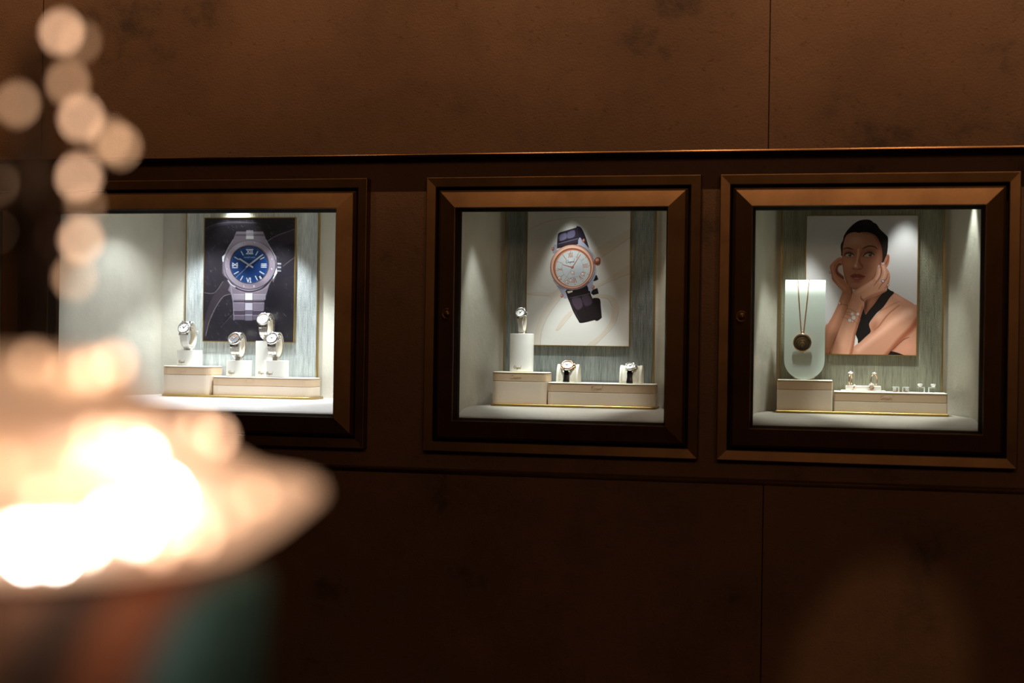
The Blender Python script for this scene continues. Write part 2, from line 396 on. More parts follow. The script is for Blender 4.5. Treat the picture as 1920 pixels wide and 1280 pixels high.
LCASES = [
 ('display_case', 'bronze-framed lit wall display case holding the bracelet watches and dark blue-dial watch poster', [(-3.39, -2.476), (-2.307, -1.3925)]),
 ('display_case', 'square bronze-framed lit wall display case with the strap watch poster, between its two neighbours', [(-1.019, -0.419)]),
 ('display_case', 'bronze-framed lit wall display case with the portrait of a woman and the pendant', [(-0.1725, 0.4285)])]
cases = []
for i, (nm, lab, gl_) in enumerate(LCASES):
    t = thing(nm, lab, 'display case', ((gl_[0][0] + gl_[-1][1]) / 2, 0.02, G0), group='lit display cases in the wall')
    h = Vector(t.location)
    class P_: pass
    cases.append(t)
    if i == 0:
        casing(t, gl_[0][0], gl_[1][1], [(-2.4075, -2.3755)])
        door(t, *gl_[0], None); door(t, *gl_[1], None)
        plan = [(-2.312, 0.03), (-2.178, 0.475), (-1.520, 0.475), (-1.387, 0.03)]
        shell(t, plan, 2.0, 'lining_pale', 0.475)
        shell(t, [(-3.395, 0.03), (-3.26, 0.475), (-2.61, 0.475), (-2.471, 0.03)], 2.0, 'lining_pale', 0.475)
        downlights(t, [(-1.98, 0.31), (-1.74, 0.31), (-1.90, 0.435), (-1.48, 0.22), (-2.10, 0.18)])
    else:
        casing(t, *gl_[0])
        gx0, gx1 = gl_[0]; door(t, gx0, gx1, ((-1.0462, 1.5845) if i == 1 else (-0.2054, 1.5855)))
        c = (-0.723, 0.1255)[i - 1]; plan = []
        for k in range(11):
            a = PI / 2 * k / 10; plan.append((gx0 - 0.005 + (c - 0.237 - gx0 + 0.005) * (1 - math.cos(a)), 0.03 + 0.33 * math.sin(a)))
        R = []
        for k in range(11):
            a = PI / 2 * k / 10; R.append((gx1 + 0.005 - (gx1 + 0.005 - c - 0.237) * (1 - math.cos(a)), 0.03 + 0.33 * math.sin(a)))
        plan += R[::-1]
        shell(t, plan, 2.0, 'lining_floor', 0.36)
        downlights(t, {1: [(-0.745, 0.265), (-0.735, 0.14), (-0.45, 0.20), (-0.92, 0.13)], 2: [(0.25, 0.265), (0.19, 0.14), (0.385, 0.17), (-0.04, 0.235)]}[i])
    for ch in t.children:            # keep world places while parented to the case's base
        ch.location = -h

# ------------------------------------------------------------------ streaked back panels
def back_panel(cx, y, mat, label):
    t = thing('backdrop_panel', label, 'panel', (cx, y, 1.312), group='streaked panels behind the posters')
    MB().box(-0.2325, 0.2325, 0.0, 0.012, 0.0, 0.66).build('covering', mat, t)
    mb = MB()
    for s in (-1, 1): mb.box(s * 0.2345 - 0.002, s * 0.2345 + 0.002, -0.0015, 0.0135, 0, 0.66)
    mb.build('edge_trim', M['brass'], t)
back_panel(-1.851, 0.46, M['streak_L'], 'bright silvery panel with vertical streaks behind the blue-dial watch poster')
back_panel(-0.723, 0.345, M['streak_M'], 'grey-teal vertically streaked panel behind the white strap watch poster')
back_panel(0.1255, 0.345, M['streak_R'], 'grey-green vertically streaked panel behind the portrait poster')

# ------------------------------------------------------------------ boxes and brass plinths
def plinth(x0, x1, y0, y1, r, label):
    o = MB().prism(rrect(x0, x1, y0, y1, r), 1.3122, 1.3190, 'z').build('plinth_plate', M['brass'], None, bev=0.0008, bseg=1)
    return tag(o, label, 'plinth', 'brass plates under the boxes')
def jbox(x0, x1, y0, y1, z1, r, label, word=None, grp='leather presentation boxes'):
    t = thing('presentation_box', label, 'box', ((x0 + x1) / 2, (y0 + y1) / 2, 1.319), group=grp)
    w = (x1 - x0) / 2; d = (y1 - y0) / 2; H = z1 - 1.319; lid = 0.0275
    MB().prism(rrect(-w, w, -d, d, r), 0.0, H - lid - 0.0012, 'z').build('body', M['box_body'], t, bev=0.0008, bseg=1)
    L = MB().prism(rrect(-w, w, -d, d, r), H - lid, H - 0.0035, 'z').build('lid', M['box_lid'], t, bev=0.0008, bseg=1)
    MB().prism(rrect(-w + 0.0006, w - 0.0006, -d + 0.0006, d - 0.0006, r), H - 0.0035, H, 'z').build('top_pad', M['box_top'], L, bev=0.002, bseg=3)
    MB().prism(rrect(-w - 0.0003, w + 0.0003, -d - 0.0003, d + 0.0003, r), H - 0.0044, H - 0.0035, 'z').build('gilt_line', M['brass'], L)
    MB().prism(rrect(-w + 0.001, w - 0.001, -d + 0.001, d - 0.001, r), H - lid - 0.0012, H - lid, 'z').build('seam_line', M['brass'], t)
    if word is not None:
        script_mark(L, 0.036, word, H - lid + 0.009, lambda x: -d - 0.0002, M['emboss'], 'embossed_lettering', 0.011)
    return t
plinth(-2.110, -1.578, 0.32, 0.450, 0.03, 'brass plate under the two boxes below the blue-dial watch poster')
plinth(-0.970, -0.466, 0.208, 0.338, 0.02, 'brass plate under the two boxes below the strap watch poster')
plinth(-0.116, 0.369, 0.208, 0.338, 0.004, 'brass plate under the two boxes below the portrait poster')
jbox(-2.109, -1.936, 0.335, 0.447, 1.412, 0.022, 'tall ivory and beige box under the white strap watch, left case', -0.033)
jbox(-1.9335, -1.589, 0.333, 0.442, 1.380, 0.026, 'long low ivory box carrying the three steel bracelet watches', -0.058)
jbox(-0.967, -0.798, 0.22, 0.325, 1.4155, 0.018, 'tall ivory and beige box under the tall white watch stand, middle case', -0.025)
jbox(-0.7955, -0.4705, 0.22, 0.325, 1.3865, 0.018, 'long low ivory box carrying two watch cushions', -0.028)
jbox(-0.1125, 0.046, 0.22, 0.325, 1.4085, 0.005, 'tall ivory box under the pendant display, right case')
jbox(0.0495, 0.366, 0.22, 0.325, 1.3775, 0.005, 'long low ivory box carrying the rings and earrings', -0.028)

# ------------------------------------------------------------------ watches
def epos(a, ry, rz_): return Vector((0, -ry * math.cos(a), rz_ * math.sin(a)))
def enor(a, ry, rz_): return Vector((0, -math.cos(a) / ry, math.sin(a) / rz_)).normalized()
def make_watch(label, loc, rot, r=0.0225, band='steel', bw=0.0135, ry=0.033, rz_=0.041, da=32, case='steel', bezel='steel', dial='dial_w', hands='hand_d', strap='strap_w', gap=26, sweep=None, squash=1.0, brad=1.36):
    t = thing('wristwatch', label, 'watch', loc, rot, group='wristwatches on display')
    a = math.radians(da); c = epos(a, ry, rz_); n = enor(a, ry, rz_); x = Vector((1, 0, 0)); u = n.cross(x) * -1
    if u.z < 0: u = -u
    c = c + n * 0.001
    MB().lathe([(0, -0.004), (r * 0.82, -0.004), (r * 0.97, -0.001), (r, 0.002), (r * 0.96, 0.0045)], c, 40, n).build('case', M[case], t)
    b = MB().lathe([(r * 0.98, 0.004), (r * 0.97, 0.0058), (r * 0.80, 0.0070), (r / brad, 0.0062), (r / brad, 0.0040)], c, 40, n).build('bezel', M[bezel], t)
    d = MB().lathe([(1e-5, 0.0042), (r / brad, 0.0042)], c, 40, n).build('dial', M[dial], t)
    R = r / brad; c2 = c + n * 0.0047
    mk = MB()
    for k in range(12):
        g = 2 * PI * k / 12; dr = u * math.cos(g) + x * math.sin(g); pr = n.cross(dr)
        mk.obox(c2 + dr * R * 0.80, dr, pr, n, R * 0.11, R * (0.035 if k % 3 else 0.06), 0.0003)
    mk.build('hour_markers', M[hands], d)
    hd = MB()
    for ang, L, w in ((-60, 0.52, 0.05), (38, 0.74, 0.04), (218, 0.6, 0.018)):
        g = math.radians(ang); dr = u * math.cos(g) + x * math.sin(g); pr = n.cross(dr)
        hd.obox(c2 + n * 0.0005 + dr * R * (L / 2 - 0.05), dr, pr, n, R * L / 2, R * w, 0.0003)
    hd.lathe([(R * 0.09, 0), (R * 0.09, 0.0012), (1e-5, 0.0012)], c2, 12, n)
    hd.build('hands', M[hands], d)
    cr = MB().lathe([(0, 0), (0.0022, 0), (0.0022, 0.002), (0.0036, 0.0022), (0.0036, 0.0062), (0, 0.0066)], c + x * r * 0.97, 16, (1, 0, 0))
    for s_ in (-1, 1): cr.obox(c + x * r * 0.98 + u * s_ * 0.006, x, u, n, 0.0026, 0.0022, 0.0028)
    cr.build('crown', M[case if bezel == case else bezel], t)
    # lugs
    lg = MB()
    if band == 'steel': gap = 21
    for s_ in ((-1, 1) if band != 'steel' else ()):
        for q in (-1, 1):
            lg.obox(c + u * s_ * r * 0.93 + x * q * bw * 0.86 - n * 0.001, x, u, n, 0.0021, r * 0.22, 0.0030)
    if band != 'steel': lg.build('lugs', M[case], t, bev=0.0006, bseg=1)
    ga = math.radians(gap)
    a0, a1 = (a - ga, a + ga - 2 * PI) if sweep is None else (a - ga, math.radians(sweep))
    if band == 'steel':
        mb = MB(); N = 17
        for k in range(N):
            g = a0 + (a1 - a0) * (k + 0.5) / N; pc = epos(g, ry, rz_); nn = enor(g, ry, rz_); tt = x.cross(nn)
            seg = (epos(a0 + (a1 - a0) * (k + 1) / N, ry, rz_) - epos(a0 + (a1 - a0) * k / N, ry, rz_)).length / 2
            w = bw * (1.12 - 0.22 * math.sin(PI * k / N))
            for q, hw in ((-1, w * 0.34), (0, w * 0.28), (1, w * 0.34)):
                mb.obox(pc + x * q * w * 0.65 + nn * (0.0004 if q == 0 else 0), x, tt, nn, hw * 0.97, seg * 0.90, 0.0017)
        mb.build('bracelet', M['steel_b'], t, bev=0.0004, bseg=1)
        cl = MB(); g = -PI / 2 - 0.75; pc = epos(g, ry, rz_); nn = enor(g, ry, rz_); tt = x.cross(nn)
        cl.obox(pc + nn * 0.0015, x, tt, nn, bw * 0.8, 0.009, 0.0022); cl.build('clasp', M['steel'], t, bev=0.0006, bseg=1)
    else:
        mb = MB(); N = 40; vs = []; fs = []
        for k in range(N + 1):
            f = k / N; g = a0 + (a1 - a0) * f; pc = epos(g, ry, rz_); nn = enor(g, ry, rz_)
            w = bw * (1.0 - 0.22 * math.sin(PI * min(1, f * 1.0)))
            for sx, sn in ((-1, -1), (1, -1), (1, 0.6), (0.6, 1), (-0.6, 1), (-1, 0.6)):
                vs.append(pc + x * sx * w + nn * sn * 0.0015)
        for k in range(N):
            for j in range(6): fs.append((k * 6 + j, k * 6 + (j + 1) % 6, k * 6 + 6 + (j + 1) % 6, k * 6 + 6 + j))
        fs += [tuple(range(6))[::-1], tuple(range(N * 6, N * 6 + 6))]
        mb.add(vs, fs, True); mb.build('strap', M[strap], t)
        if sweep is None:
            bk = MB(); g = -PI - 0.25; pc = epos(g, ry, rz_); nn = enor(g, ry, rz_); tt = x.cross(nn)
            bk.obox(pc, x, tt, nn, bw * 1.02, 0.004, 0.0032); bk.build('keeper', M[strap], t, bev=0.0006, bseg=1)
    return t

def watch_stand(label, x, y, w, h, z0, rot, cuff=(0.026, 0.034), cz=0.047, logo=True, lx=-0.022, dep=0.026):
    t = thing('watch_stand', label, 'watch stand', (x, y, z0), group='white watch stands')
    pts = []
    for i in range(17):                                    # bowed front
        a = PI + PI * i / 16; pts.append((w * math.cos(a), -0.006 + dep * 0.8 * math.sin(a)))
    pts += [(w, dep * 0.7), (-w, dep * 0.7)]
    bk_ = MB().prism(pts, 0.0018, h, 'z', True).build('block', M['stand'], t, bev=0.0006, bseg=1); bk_.data.set_sharp_from_angle(angle=math.radians(40))
    MB().prism([(p[0] * 0.985, p[1] * 0.985) for p in pts], 0.0, 0.0018, 'z').build('base_line', M['brass_pale'], t)
    ry, rz_ = cuff; mb = MB(); vs = []; fs = []; N = 30; rm = Matrix.Rotation(rot, 3, 'Z')
    for k in range(N + 1):
        g = -PI / 2 - 0.5 + (PI * 1.72) * k / N
        pc = epos(-PI - g, ry, rz_); nn = enor(-PI - g, ry, rz_)
        for sx, sn in ((-1, -1), (1, -1), (1, 1), (-1, 1)):
            vs.append(rm @ (pc + Vector((1, 0, 0)) * sx * 0.0095 + nn * sn * 0.0012) + Vector((0, 0, h + cz)))
    for k in range(N):
        for j in range(4): fs.append((k * 4 + j, k * 4 + (j + 1) % 4, k * 4 + 4 + (j + 1) % 4, k * 4 + 4 + j))
    fs += [(0, 1, 2, 3), tuple(N * 4 + j for j in (3, 2, 1, 0))]
    mb.add(vs, fs, True)
    mb.obox((0, 0, h + max(0.001, (cz - rz_) / 2)), rm @ Vector((1, 0, 0)), rm @ Vector((0, 1, 0)), Vector((0, 0, 1)), 0.0085, 0.009, max(0.0015, (cz - rz_) / 2 + 0.001))
    mb.build('cuff', M['cuff'], t)
    if logo:
        yf = lambda X: -0.006 - dep * 0.8 * math.sqrt(max(0, 1 - ((X) / w) ** 2)) - 0.0002
        script_mark(t, 0.024, lx, 0.010, yf, M['logo'], 'lettering', 0.022)
    return t
R_ = math.radians
# left case
YS = 0.388
watch_stand('short white watch stand on the tall box, holding the white strap watch', -2.036, YS, 0.0395, 0.052, 1.412, R_(-3), lx=-0.026)
make_watch('steel watch with grey bezel, white dial and white rubber strap, leftmost of the displayed watches', (-2.036 - 0.002, YS, 1.412 + 0.052 + 0.049), (0, 0, R_(-3)), r=0.0225, band='strap', bw=0.0155, bezel='steel_b', brad=1.32, ry=0.034, rz_=0.044)
watch_stand('short white watch stand under the dark-dial steel watch', -1.860, YS, 0.0400, 0.053, 1.380, R_(-3), lx=-0.026)
make_watch('steel bracelet watch with a dark slate dial and orange hands', (-1.861, YS, 1.380 + 0.053 + 0.049), (0, 0, R_(-3)), dial='dial_d', hands='hand_o', r=0.0225)
watch_stand('tall white watch stand, rearmost of the three on the long box', -1.770, YS + 0.018, 0.0355, 0.118, 1.380, R_(-3), lx=-0.018)
make_watch('steel bracelet watch with plain white dial on the tall stand, highest in the left case', (-1.770, YS + 0.018, 1.380 + 0.118 + 0.049), (0, 0, R_(-3)), brad=1.30, hands='hand_o')
watch_stand('short white watch stand at the right end of the long box, left case', -1.721, YS - 0.022, 0.0378, 0.0555, 1.380, R_(-3), lx=-0.024)
make_watch('steel bracelet watch with silvery white dial, rightmost in the left case', (-1.722, YS - 0.022, 1.380 + 0.0555 + 0.049), (0, 0, R_(-3)))
# middle case
watch_stand('tall white watch stand on the tall box below the strap watch poster', -0.886, 0.27, 0.0345, 0.117, 1.4155, R_(-4), lx=-0.018, cuff=(0.020, 0.030), cz=0.038)
make_watch('small steel and rose gold watch with white strap on the tall stand, middle case', (-0.886, 0.27, 1.4155 + 0.117 + 0.041), (0, 0, R_(2)), r=0.0165, band='strap', bw=0.0085, ry=0.026, rz_=0.038, da=34, bezel='steel', brad=1.3, gap=22)
def cushion(label, x, y, z0, rot=0.0):
    t = thing('watch_cushion', label, 'cushion', (x, y, z0), (0, 0, rot), group='ivory watch cushions')
    prof = [(-0.030 * math.cos(PI * i / 18), 0.054 * math.sin(PI * i / 18)) for i in range(19)]
    MB().prism(prof, -0.0255, 0.0255, 'x', True).build('pad', M['cushion'], t)
    for s_ in (-1, 1):
        big = [(p[0] * 1.03, p[1] * 1.02) for p in prof]
        a, b = (0.0257, 0.0335) if s_ > 0 else (-0.0335, -0.0257)
        MB().prism(big, a, b, 'x', True).build('end_cap', M['cushion'], t, bev=0.0010, bseg=2)
    return t
for x, lab, wl, kw in ((-0.7385, 'ivory cushion under the rose gold watch on the black strap', 'rose gold bezel watch on glossy black strap resting on an ivory cushion', dict(bezel='rose', r=0.0205)),
                   (-0.546, 'ivory cushion under the all-steel watch on the black strap', 'steel watch on glossy black strap resting on the right-hand ivory cushion', dict(bezel='steel', r=0.0170))):
    cushion(lab, x, 0.272, 1.3865)
    make_watch(wl, (x - 0.002, 0.272, 1.3865), (0, 0, 0), band='strap', strap='strap_k', bw=0.0100, ry=0.0318, rz_=0.0560, da=62, gap=16, sweep=2, **kw)

# ------------------------------------------------------------------ jewels of the right case
t = thing('necklace_stand', 'pale tongue-shaped upright card stand holding the pendant', 'necklace stand', (-0.036, 0.262, 1.4085))
vs = []; n_ = 24; W_ = 0.0582; H_ = 0.294
out = [(-W_, H_), ]
for i in range(n_ + 1):
    a = PI + PI * i / n_; out.append((W_ * math.cos(a), W_ + W_ * math.sin(a)))
out.append((W_, H_))
def lean(z): return -0.022 + 0.034 * (z / H_) + 0.020 * max(0, (z / H_ - 0.86) / 0.14) ** 2
mb = MB(); zs = [0.0] + [0.0582 * (1 - math.cos(PI / 2 * k / 10)) for k in range(1, 11)] + [0.0582 + (H_ - 0.0582) * k / 20 for k in range(1, 21)]
vs = []; 
for z in zs:
    w = W_ if z >= W_ else math.sqrt(max(1e-9, W_ ** 2 - (W_ - z) ** 2))
    for sx in range(9):
        X = -w + 2 * w * sx / 8; vs.append((X, lean(z), z))
    for sx in range(9):
        X = w - 2 * w * sx / 8; vs.append((X, lean(z) + 0.004, z))
fs = []
for j in range(len(zs) - 1):
    for k in range(18): fs.append((j * 18 + k, j * 18 + (k + 1) % 18, (j + 1) * 18 + (k + 1) % 18, (j + 1) * 18 + k))
fs += [tuple(range(18)), tuple((len(zs) - 1) * 18 + k for k in range(18))[::-1]]
mb.add(vs, fs, True); o = mb.build('card', M['paper'], t); o.data.set_sharp_from_angle(angle=R_(40))
MB().box(-0.03, 0.03, -0.004, 0.045, 0.0, 0.006).box(-0.004, 0.004, 0.004, 0.012, 0.006, 0.20).build('foot', M['brass_pale'], t)
t = thing('pendant_necklace', 'long gold chain with round openwork gold pendant hanging on the pale stand', 'necklace', (-0.0425, 0.262, 1.4085))
pz = 0.1085
mb = MB()
for x0, x1 in ((-0.0155, -0.003), (0.0170, 0.003)):
    for k in range(95):
        f = k / 94; z = H_ - 0.0005 + (pz + 0.032 - H_) * f
        mb.ball((x0 + (x1 - x0) * f, lean(z) - 0.0022, z), 0.00135, 5)
for x0 in (-0.0155, 0.0170): mb.tube([(x0, lean(H_) - 0.002, H_), (x0, lean(H_) + 0.002, H_ + 0.0015), (x0, lean(H_) + 0.006, H_ - 0.004)], 0.0014, 6)
mb.build('chain', M['rose'], t)
yc = lean(pz) - 0.006
p_ = MB()
def ring_y(mb, c, R, r, n=40): mb.tube([(c[0] + R * math.cos(2 * PI * k / n), c[1], c[2] + R * math.sin(2 * PI * k / n)) for k in range(n)], r, 8, True)
ring_y(p_, (0, yc, pz), 0.0250, 0.0016)
d_ = p_.build('pendant', M['rose'], t)
MB().lathe([(0, 0), (0.0225, 0), (0.0225, 0.002), (0, 0.002)], (0, yc + 0.001, pz), 36, (0, -1, 0)).build('disc', M['brass_pale'], d_)
q_ = MB(); ring_y(q_, (0, yc - 0.002, pz), 0.0225, 0.0009); ring_y(q_, (0, yc - 0.002, pz - 0.003), 0.0165, 0.0010); ring_y(q_, (0, yc - 0.002, pz - 0.006), 0.0105, 0.0010); ring_y(q_, (0, yc - 0.002, pz - 0.009), 0.0055, 0.0010)
q_.box(-0.007, 0.007, yc - 0.0030, yc - 0.001, pz + 0.004, pz + 0.0055)
q_.build('scrollwork', M['hand_d'], d_)
b_ = MB(); ring_y(b_, (0, yc + 0.001, pz + 0.029), 0.0035, 0.0011, 16); b_.build('bail', M['rose'], t)

t = thing('ring_tray', 'low white stepped block holding the four rings', 'jewellery tray', (0.133, 0.262, 1.3775))
MB().prism(rrect(-0.063, 0.063, -0.030, 0.024, 0.004), 0, 0.0035, 'z').build('base', M['stand'], t, bev=0.001)
MB().prism(rrect(-0.050, 0.050, -0.012, 0.014, 0.004), 0.0035, 0.0165, 'z').build('block', M['stand'], t, bev=0.0015)
def ring(label, x, y, z, R, yaw, gem, rad=0.0013, name='finger_ring'):
    t = thing(name, label, 'ring', (x, y, z), (0, 0, yaw), group='gold rings on the white tray')
    MB().tube([(R * math.cos(2 * PI * k / 32), 0, R * math.sin(2 * PI * k / 32)) for k in range(32)], rad, 8, True).build('band', M['rose'], t)
    g = MB()
    for k in range(7):
        a = 2 * PI * k / 6; rr = 0 if k == 6 else gem * 0.62
        g.ball((rr * math.cos(a), rr * math.sin(a) * 0.8, R + gem * 0.35 + (gem * 0.3 if k == 6 else 0)), gem * 0.42, 5, 0.8)
    g.build('stones', M['gem'], t)
    MB().lathe([(0.0, 0), (gem * 0.5, 0.0), (gem * 0.95, gem * 0.35), (gem * 0.8, gem * 0.4)], (0, 0, R), 14).build('setting', M['rose'], t)
ring('gold ring with clustered clear stones standing edge-on, at the left end of the tray', 0.0965, 0.264, 1.3935 + 0.0165, 0.0175, R_(76), 0.0088)
ring('gold ring with flower of stones standing edge-on, at the right end of the tray', 0.1635, 0.264, 1.3935 + 0.0165, 0.0175, R_(58), 0.0075)
ring('small plain-topped gold ring in the front of the tray', 0.1075, 0.246, 1.388, 0.0068, R_(80), 0.0040)
ring('gold ring with a large round cluster in the front of the tray', 0.1560, 0.246, 1.3885, 0.0062, R_(20), 0.0085)
def earring(x, y, dirx, kind, lab_s, lab_e):
    z0 = 1.3775
    t = thing('earring_stand', lab_s, 'earring stand', (x, y, z0), group='white angled earring stands')
    h = 0.016 if kind == 0 else 0.0165
    pl = MB().lathe([(0, 0), (0.013, 0), (0.013, 0.0015), (0, 0.0015)], (0.003 * dirx, 0, 0), 24).build('foot_plate', M['rose'] if kind == 0 else M['acrylic'], t)
    MB().box(-0.0015, 0.0015, -0.003, 0.003, 0.0015, h).box(min(0, dirx * 0.018), max(0, dirx * 0.018), -0.003, 0.003, h - 0.0025, h).build('arm', M['acrylic'], t)
    ex = x + dirx * 0.012
    e = thing('earring', lab_e, 'earring', (ex, y - 0.0045, z0), group='pairs of earrings')
    g = MB()
    if kind == 0:
        g.obox((0, 0, 0.0075), Vector((1, 0, 0)), Vector((0, 1, 0)), Vector((0, 0, 1)), 0.0048, 0.0016, 0.0048)
        g.build('stone', M['gem'], e, bev=0.0012)
        MB().box(-0.0055, 0.0055, -0.001, 0.002, 0.0015, 0.0030).build('setting', M['rose'], e)
    else:
        MB().lathe([(0.0, 0.0), (0.0035, 0.0), (0.0075, 0.0055), (0.0080, 0.0075), (0.0055, 0.009), (0.0, 0.0095)], (0, 0.0045, h + 0.0002), 10, smooth=False).build('stone', M['gem'], e)
        MB().lathe([(0.0036, 0.0), (0.0036, 0.0015), (0.0028, 0.0015)], (0, 0.0045, h), 12).build('setting', M['steel'], e)
earring(0.2330, 0.262, -1, 0, 'white angled stand for the left of the two rose gold earrings', 'square pale earring in rose gold, left one of its pair')
earring(0.2440, 0.262, 1, 0, 'white angled stand for the right of the two rose gold earrings', 'square pale earring in rose gold, right one of its pair')
earring(0.3040, 0.262, -1, 1, 'clear angled stand for the left of the two round diamond earrings', 'round clear-stone earring, left one of its pair')
earring(0.3165, 0.262, 1, 1, 'clear angled stand at the right end of the long box', 'round clear-stone earring nearest the right end of the box')

# ------------------------------------------------------------------ printed posters
# Each print is a picture on a flat sheet: drawn here shape by shape into one colour per
# mesh point. Shapes are given in the sheet's own drawing units (u).
class Art:
    def __init__(s, w, h, TL, TR, BR, BL, bg):
        s.w, s.h = w, h
        U, V = np.meshgrid((np.arange(w)) / (w - 1), (np.arange(h)) / (h - 1))
        TL, TR, BR, BL = [np.array(p, float) for p in (TL, TR, BR, BL)]
        P = (TL * (1 - U)[..., None] * (1 - V)[..., None] + TR * U[..., None] * (1 - V)[..., None] + BR * U[..., None] * V[..., None] + BL * (1 - U)[..., None] * V[..., None])
        s.X, s.Y = P[..., 0], P[..., 1]
        s.img = np.ones((h, w, 3)) * (np.array(bg) / 255.0)
        s.px = abs(TR[0] - TL[0]) / w
    def box(s, pts, m):
        p = np.array(pts); x0, y0 = p.min(0) - m; x1, y1 = p.max(0) + m
        msk = (s.X > x0) & (s.X < x1) & (s.Y > y0) & (s.Y < y1)
        r = np.where(msk.any(1))[0]; c = np.where(msk.any(0))[0]
        if len(r) == 0 or len(c) == 0: return None
        return (slice(r[0], r[-1] + 1), slice(c[0], c[-1] + 1))
    def seg(s, X, Y, a, b):
        d = b - a; L = d @ d + 1e-12; t = np.clip(((X - a[0]) * d[0] + (Y - a[1]) * d[1]) / L, 0, 1)
        return t, np.hypot(X - a[0] - t * d[0], Y - a[1] - t * d[1])
    def put(s, sl, m, col, clip=None):
        if clip is not None: m = m * clip[sl]
        c = np.array(col) / 255.0
        s.img[sl] = s.img[sl] * (1 - m[..., None]) + c * m[..., None]
    def poly(s, pts, col, soft=0.5, smooth=True, alpha=1.0, clip=None, n=5):
        P = catmull(pts, True, n) if smooth else [np.array(p, float) for p in pts]
        sl = s.box(P, soft * 2 + 1); full = np.zeros_like(s.X)
        if sl is None: return full
        X, Y = s.X[sl], s.Y[sl]; D = np.full(X.shape, 1e9); ins = np.zeros(X.shape, bool); m = len(P)
        for i in range(m):
            a, b = P[i], P[(i + 1) % m]
            D = np.minimum(D, s.seg(X, Y, a, b)[1])
            if a[1] != b[1]:
                c = ((a[1] > Y) != (b[1] > Y)) & (X < (b[0] - a[0]) * (Y - a[1]) / (b[1] - a[1]) + a[0]); ins ^= c
        sd = np.where(ins, -D, D); soft = max(soft, s.px)
        k = np.clip(0.5 - sd / soft, 0, 1); k = k * k * (3 - 2 * k)
        if col is not None: s.put(sl, k * alpha, col, clip)
        full[sl] = k; return full
    def stroke(s, pts, w, col, soft=0.4, smooth=True, alpha=1.0, clip=None, n=5):
        ws = list(w) if isinstance(w, (list, tuple)) else [w] * len(pts)
        P = catmull([(p[0], p[1], q) for p, q in zip(pts, ws)], False, n) if smooth else [np.array((p[0], p[1], q), float) for p, q in zip(pts, ws)]
        sl = s.box([p[:2] for p in P], max(ws) + soft * 2 + 1)
        if sl is None: return
        X, Y = s.X[sl], s.Y[sl]; D = np.full(X.shape, 1e9)
        for a, b in zip(P[:-1], P[1:]):
            t, d = s.seg(X, Y, a[:2], b[:2]); D = np.minimum(D, d - (a[2] + (b[2] - a[2]) * t) / 2)
        soft = max(soft, s.px * 0.9)
        k = np.clip(0.5 - D / soft, 0, 1); s.put(sl, k * alpha, col, clip)
    def blob(s, c, rx, ry, col, alpha=0.5, rot=0.0, clip=None):
        sl = s.box([(c[0] - 2.6 * max(rx, ry), c[1] - 2.6 * max(rx, ry)), (c[0] + 2.6 * max(rx, ry), c[1] + 2.6 * max(rx, ry))], 0)
        if sl is None: return
        X, Y = s.X[sl] - c[0], s.Y[sl] - c[1]; ca, sa = math.cos(rot), math.sin(rot)
        q = ((X * ca + Y * sa) / rx) ** 2 + ((-X * sa + Y * ca) / ry) ** 2
        s.put(sl, np.exp(-q) * alpha, col, clip)
    def ell(s, c, rx, ry, col, rot=0.0, soft=0.4, alpha=1.0, clip=None):
        ca, sa = math.cos(rot), math.sin(rot)
        return s.poly([(c[0] + rx * math.cos(t) * ca - ry * math.sin(t) * sa, c[1] + rx * math.cos(t) * sa + ry * math.sin(t) * ca) for t in np.linspace(0, 2 * PI, 40, endpoint=False)], col, soft, False, alpha, clip)
    def sheet(s, name, parent, W_, H_, y):
        rng = np.random.default_rng(3)
        img = np.clip(s.img + rng.normal(0, 0.008, s.img.shape[:2])[..., None], 0, 1)
        lin = np.where(img <= 0.04045, img / 12.92, ((img + 0.055) / 1.055) ** 2.4)
        w, h = s.w, s.h
        xs = np.linspace(-W_ / 2, W_ / 2, w); zs = np.linspace(H_, 0, h)
        GX, GZ = np.meshgrid(xs, zs); co = np.stack([GX, np.full_like(GX, y), GZ], -1).reshape(-1, 3)
        idx = np.arange(w * h).reshape(h, w)
        q = np.stack([idx[:-1, :-1], idx[1:, :-1], idx[1:, 1:], idx[:-1, 1:]], -1).reshape(-1, 4)
        me = bpy.data.meshes.new(name); me.vertices.add(w * h); me.vertices.foreach_set('co', co.ravel())
        me.loops.add(q.size); me.loops.foreach_set('vertex_index', q.ravel().astype(np.int32))
        me.polygons.add(len(q)); me.polygons.foreach_set('loop_start', np.arange(0, q.size, 4, dtype=np.int32))
        me.update(calc_edges=True)
        ca = me.color_attributes.new('print', 'FLOAT_COLOR', 'POINT')
        ca.data.foreach_set('color', np.concatenate([lin.reshape(-1, 3), np.ones((w * h, 1))], 1).astype(np.float32).ravel())
        m, nt, p = nodes('printed_' + name)
        at = nt.nodes.new('ShaderNodeAttribute'); at.attribute_name = 'print'
        nt.links.new(at.outputs['Color'], p.inputs['Base Color']); p.inputs['Roughness'].default_value = 0.42
        p.inputs['Specular IOR Level'].default_value = 0.35
        me.materials.append(m)
        o = bpy.data.objects.new(name, me); COL.objects.link(o); o.parent = parent
        return o
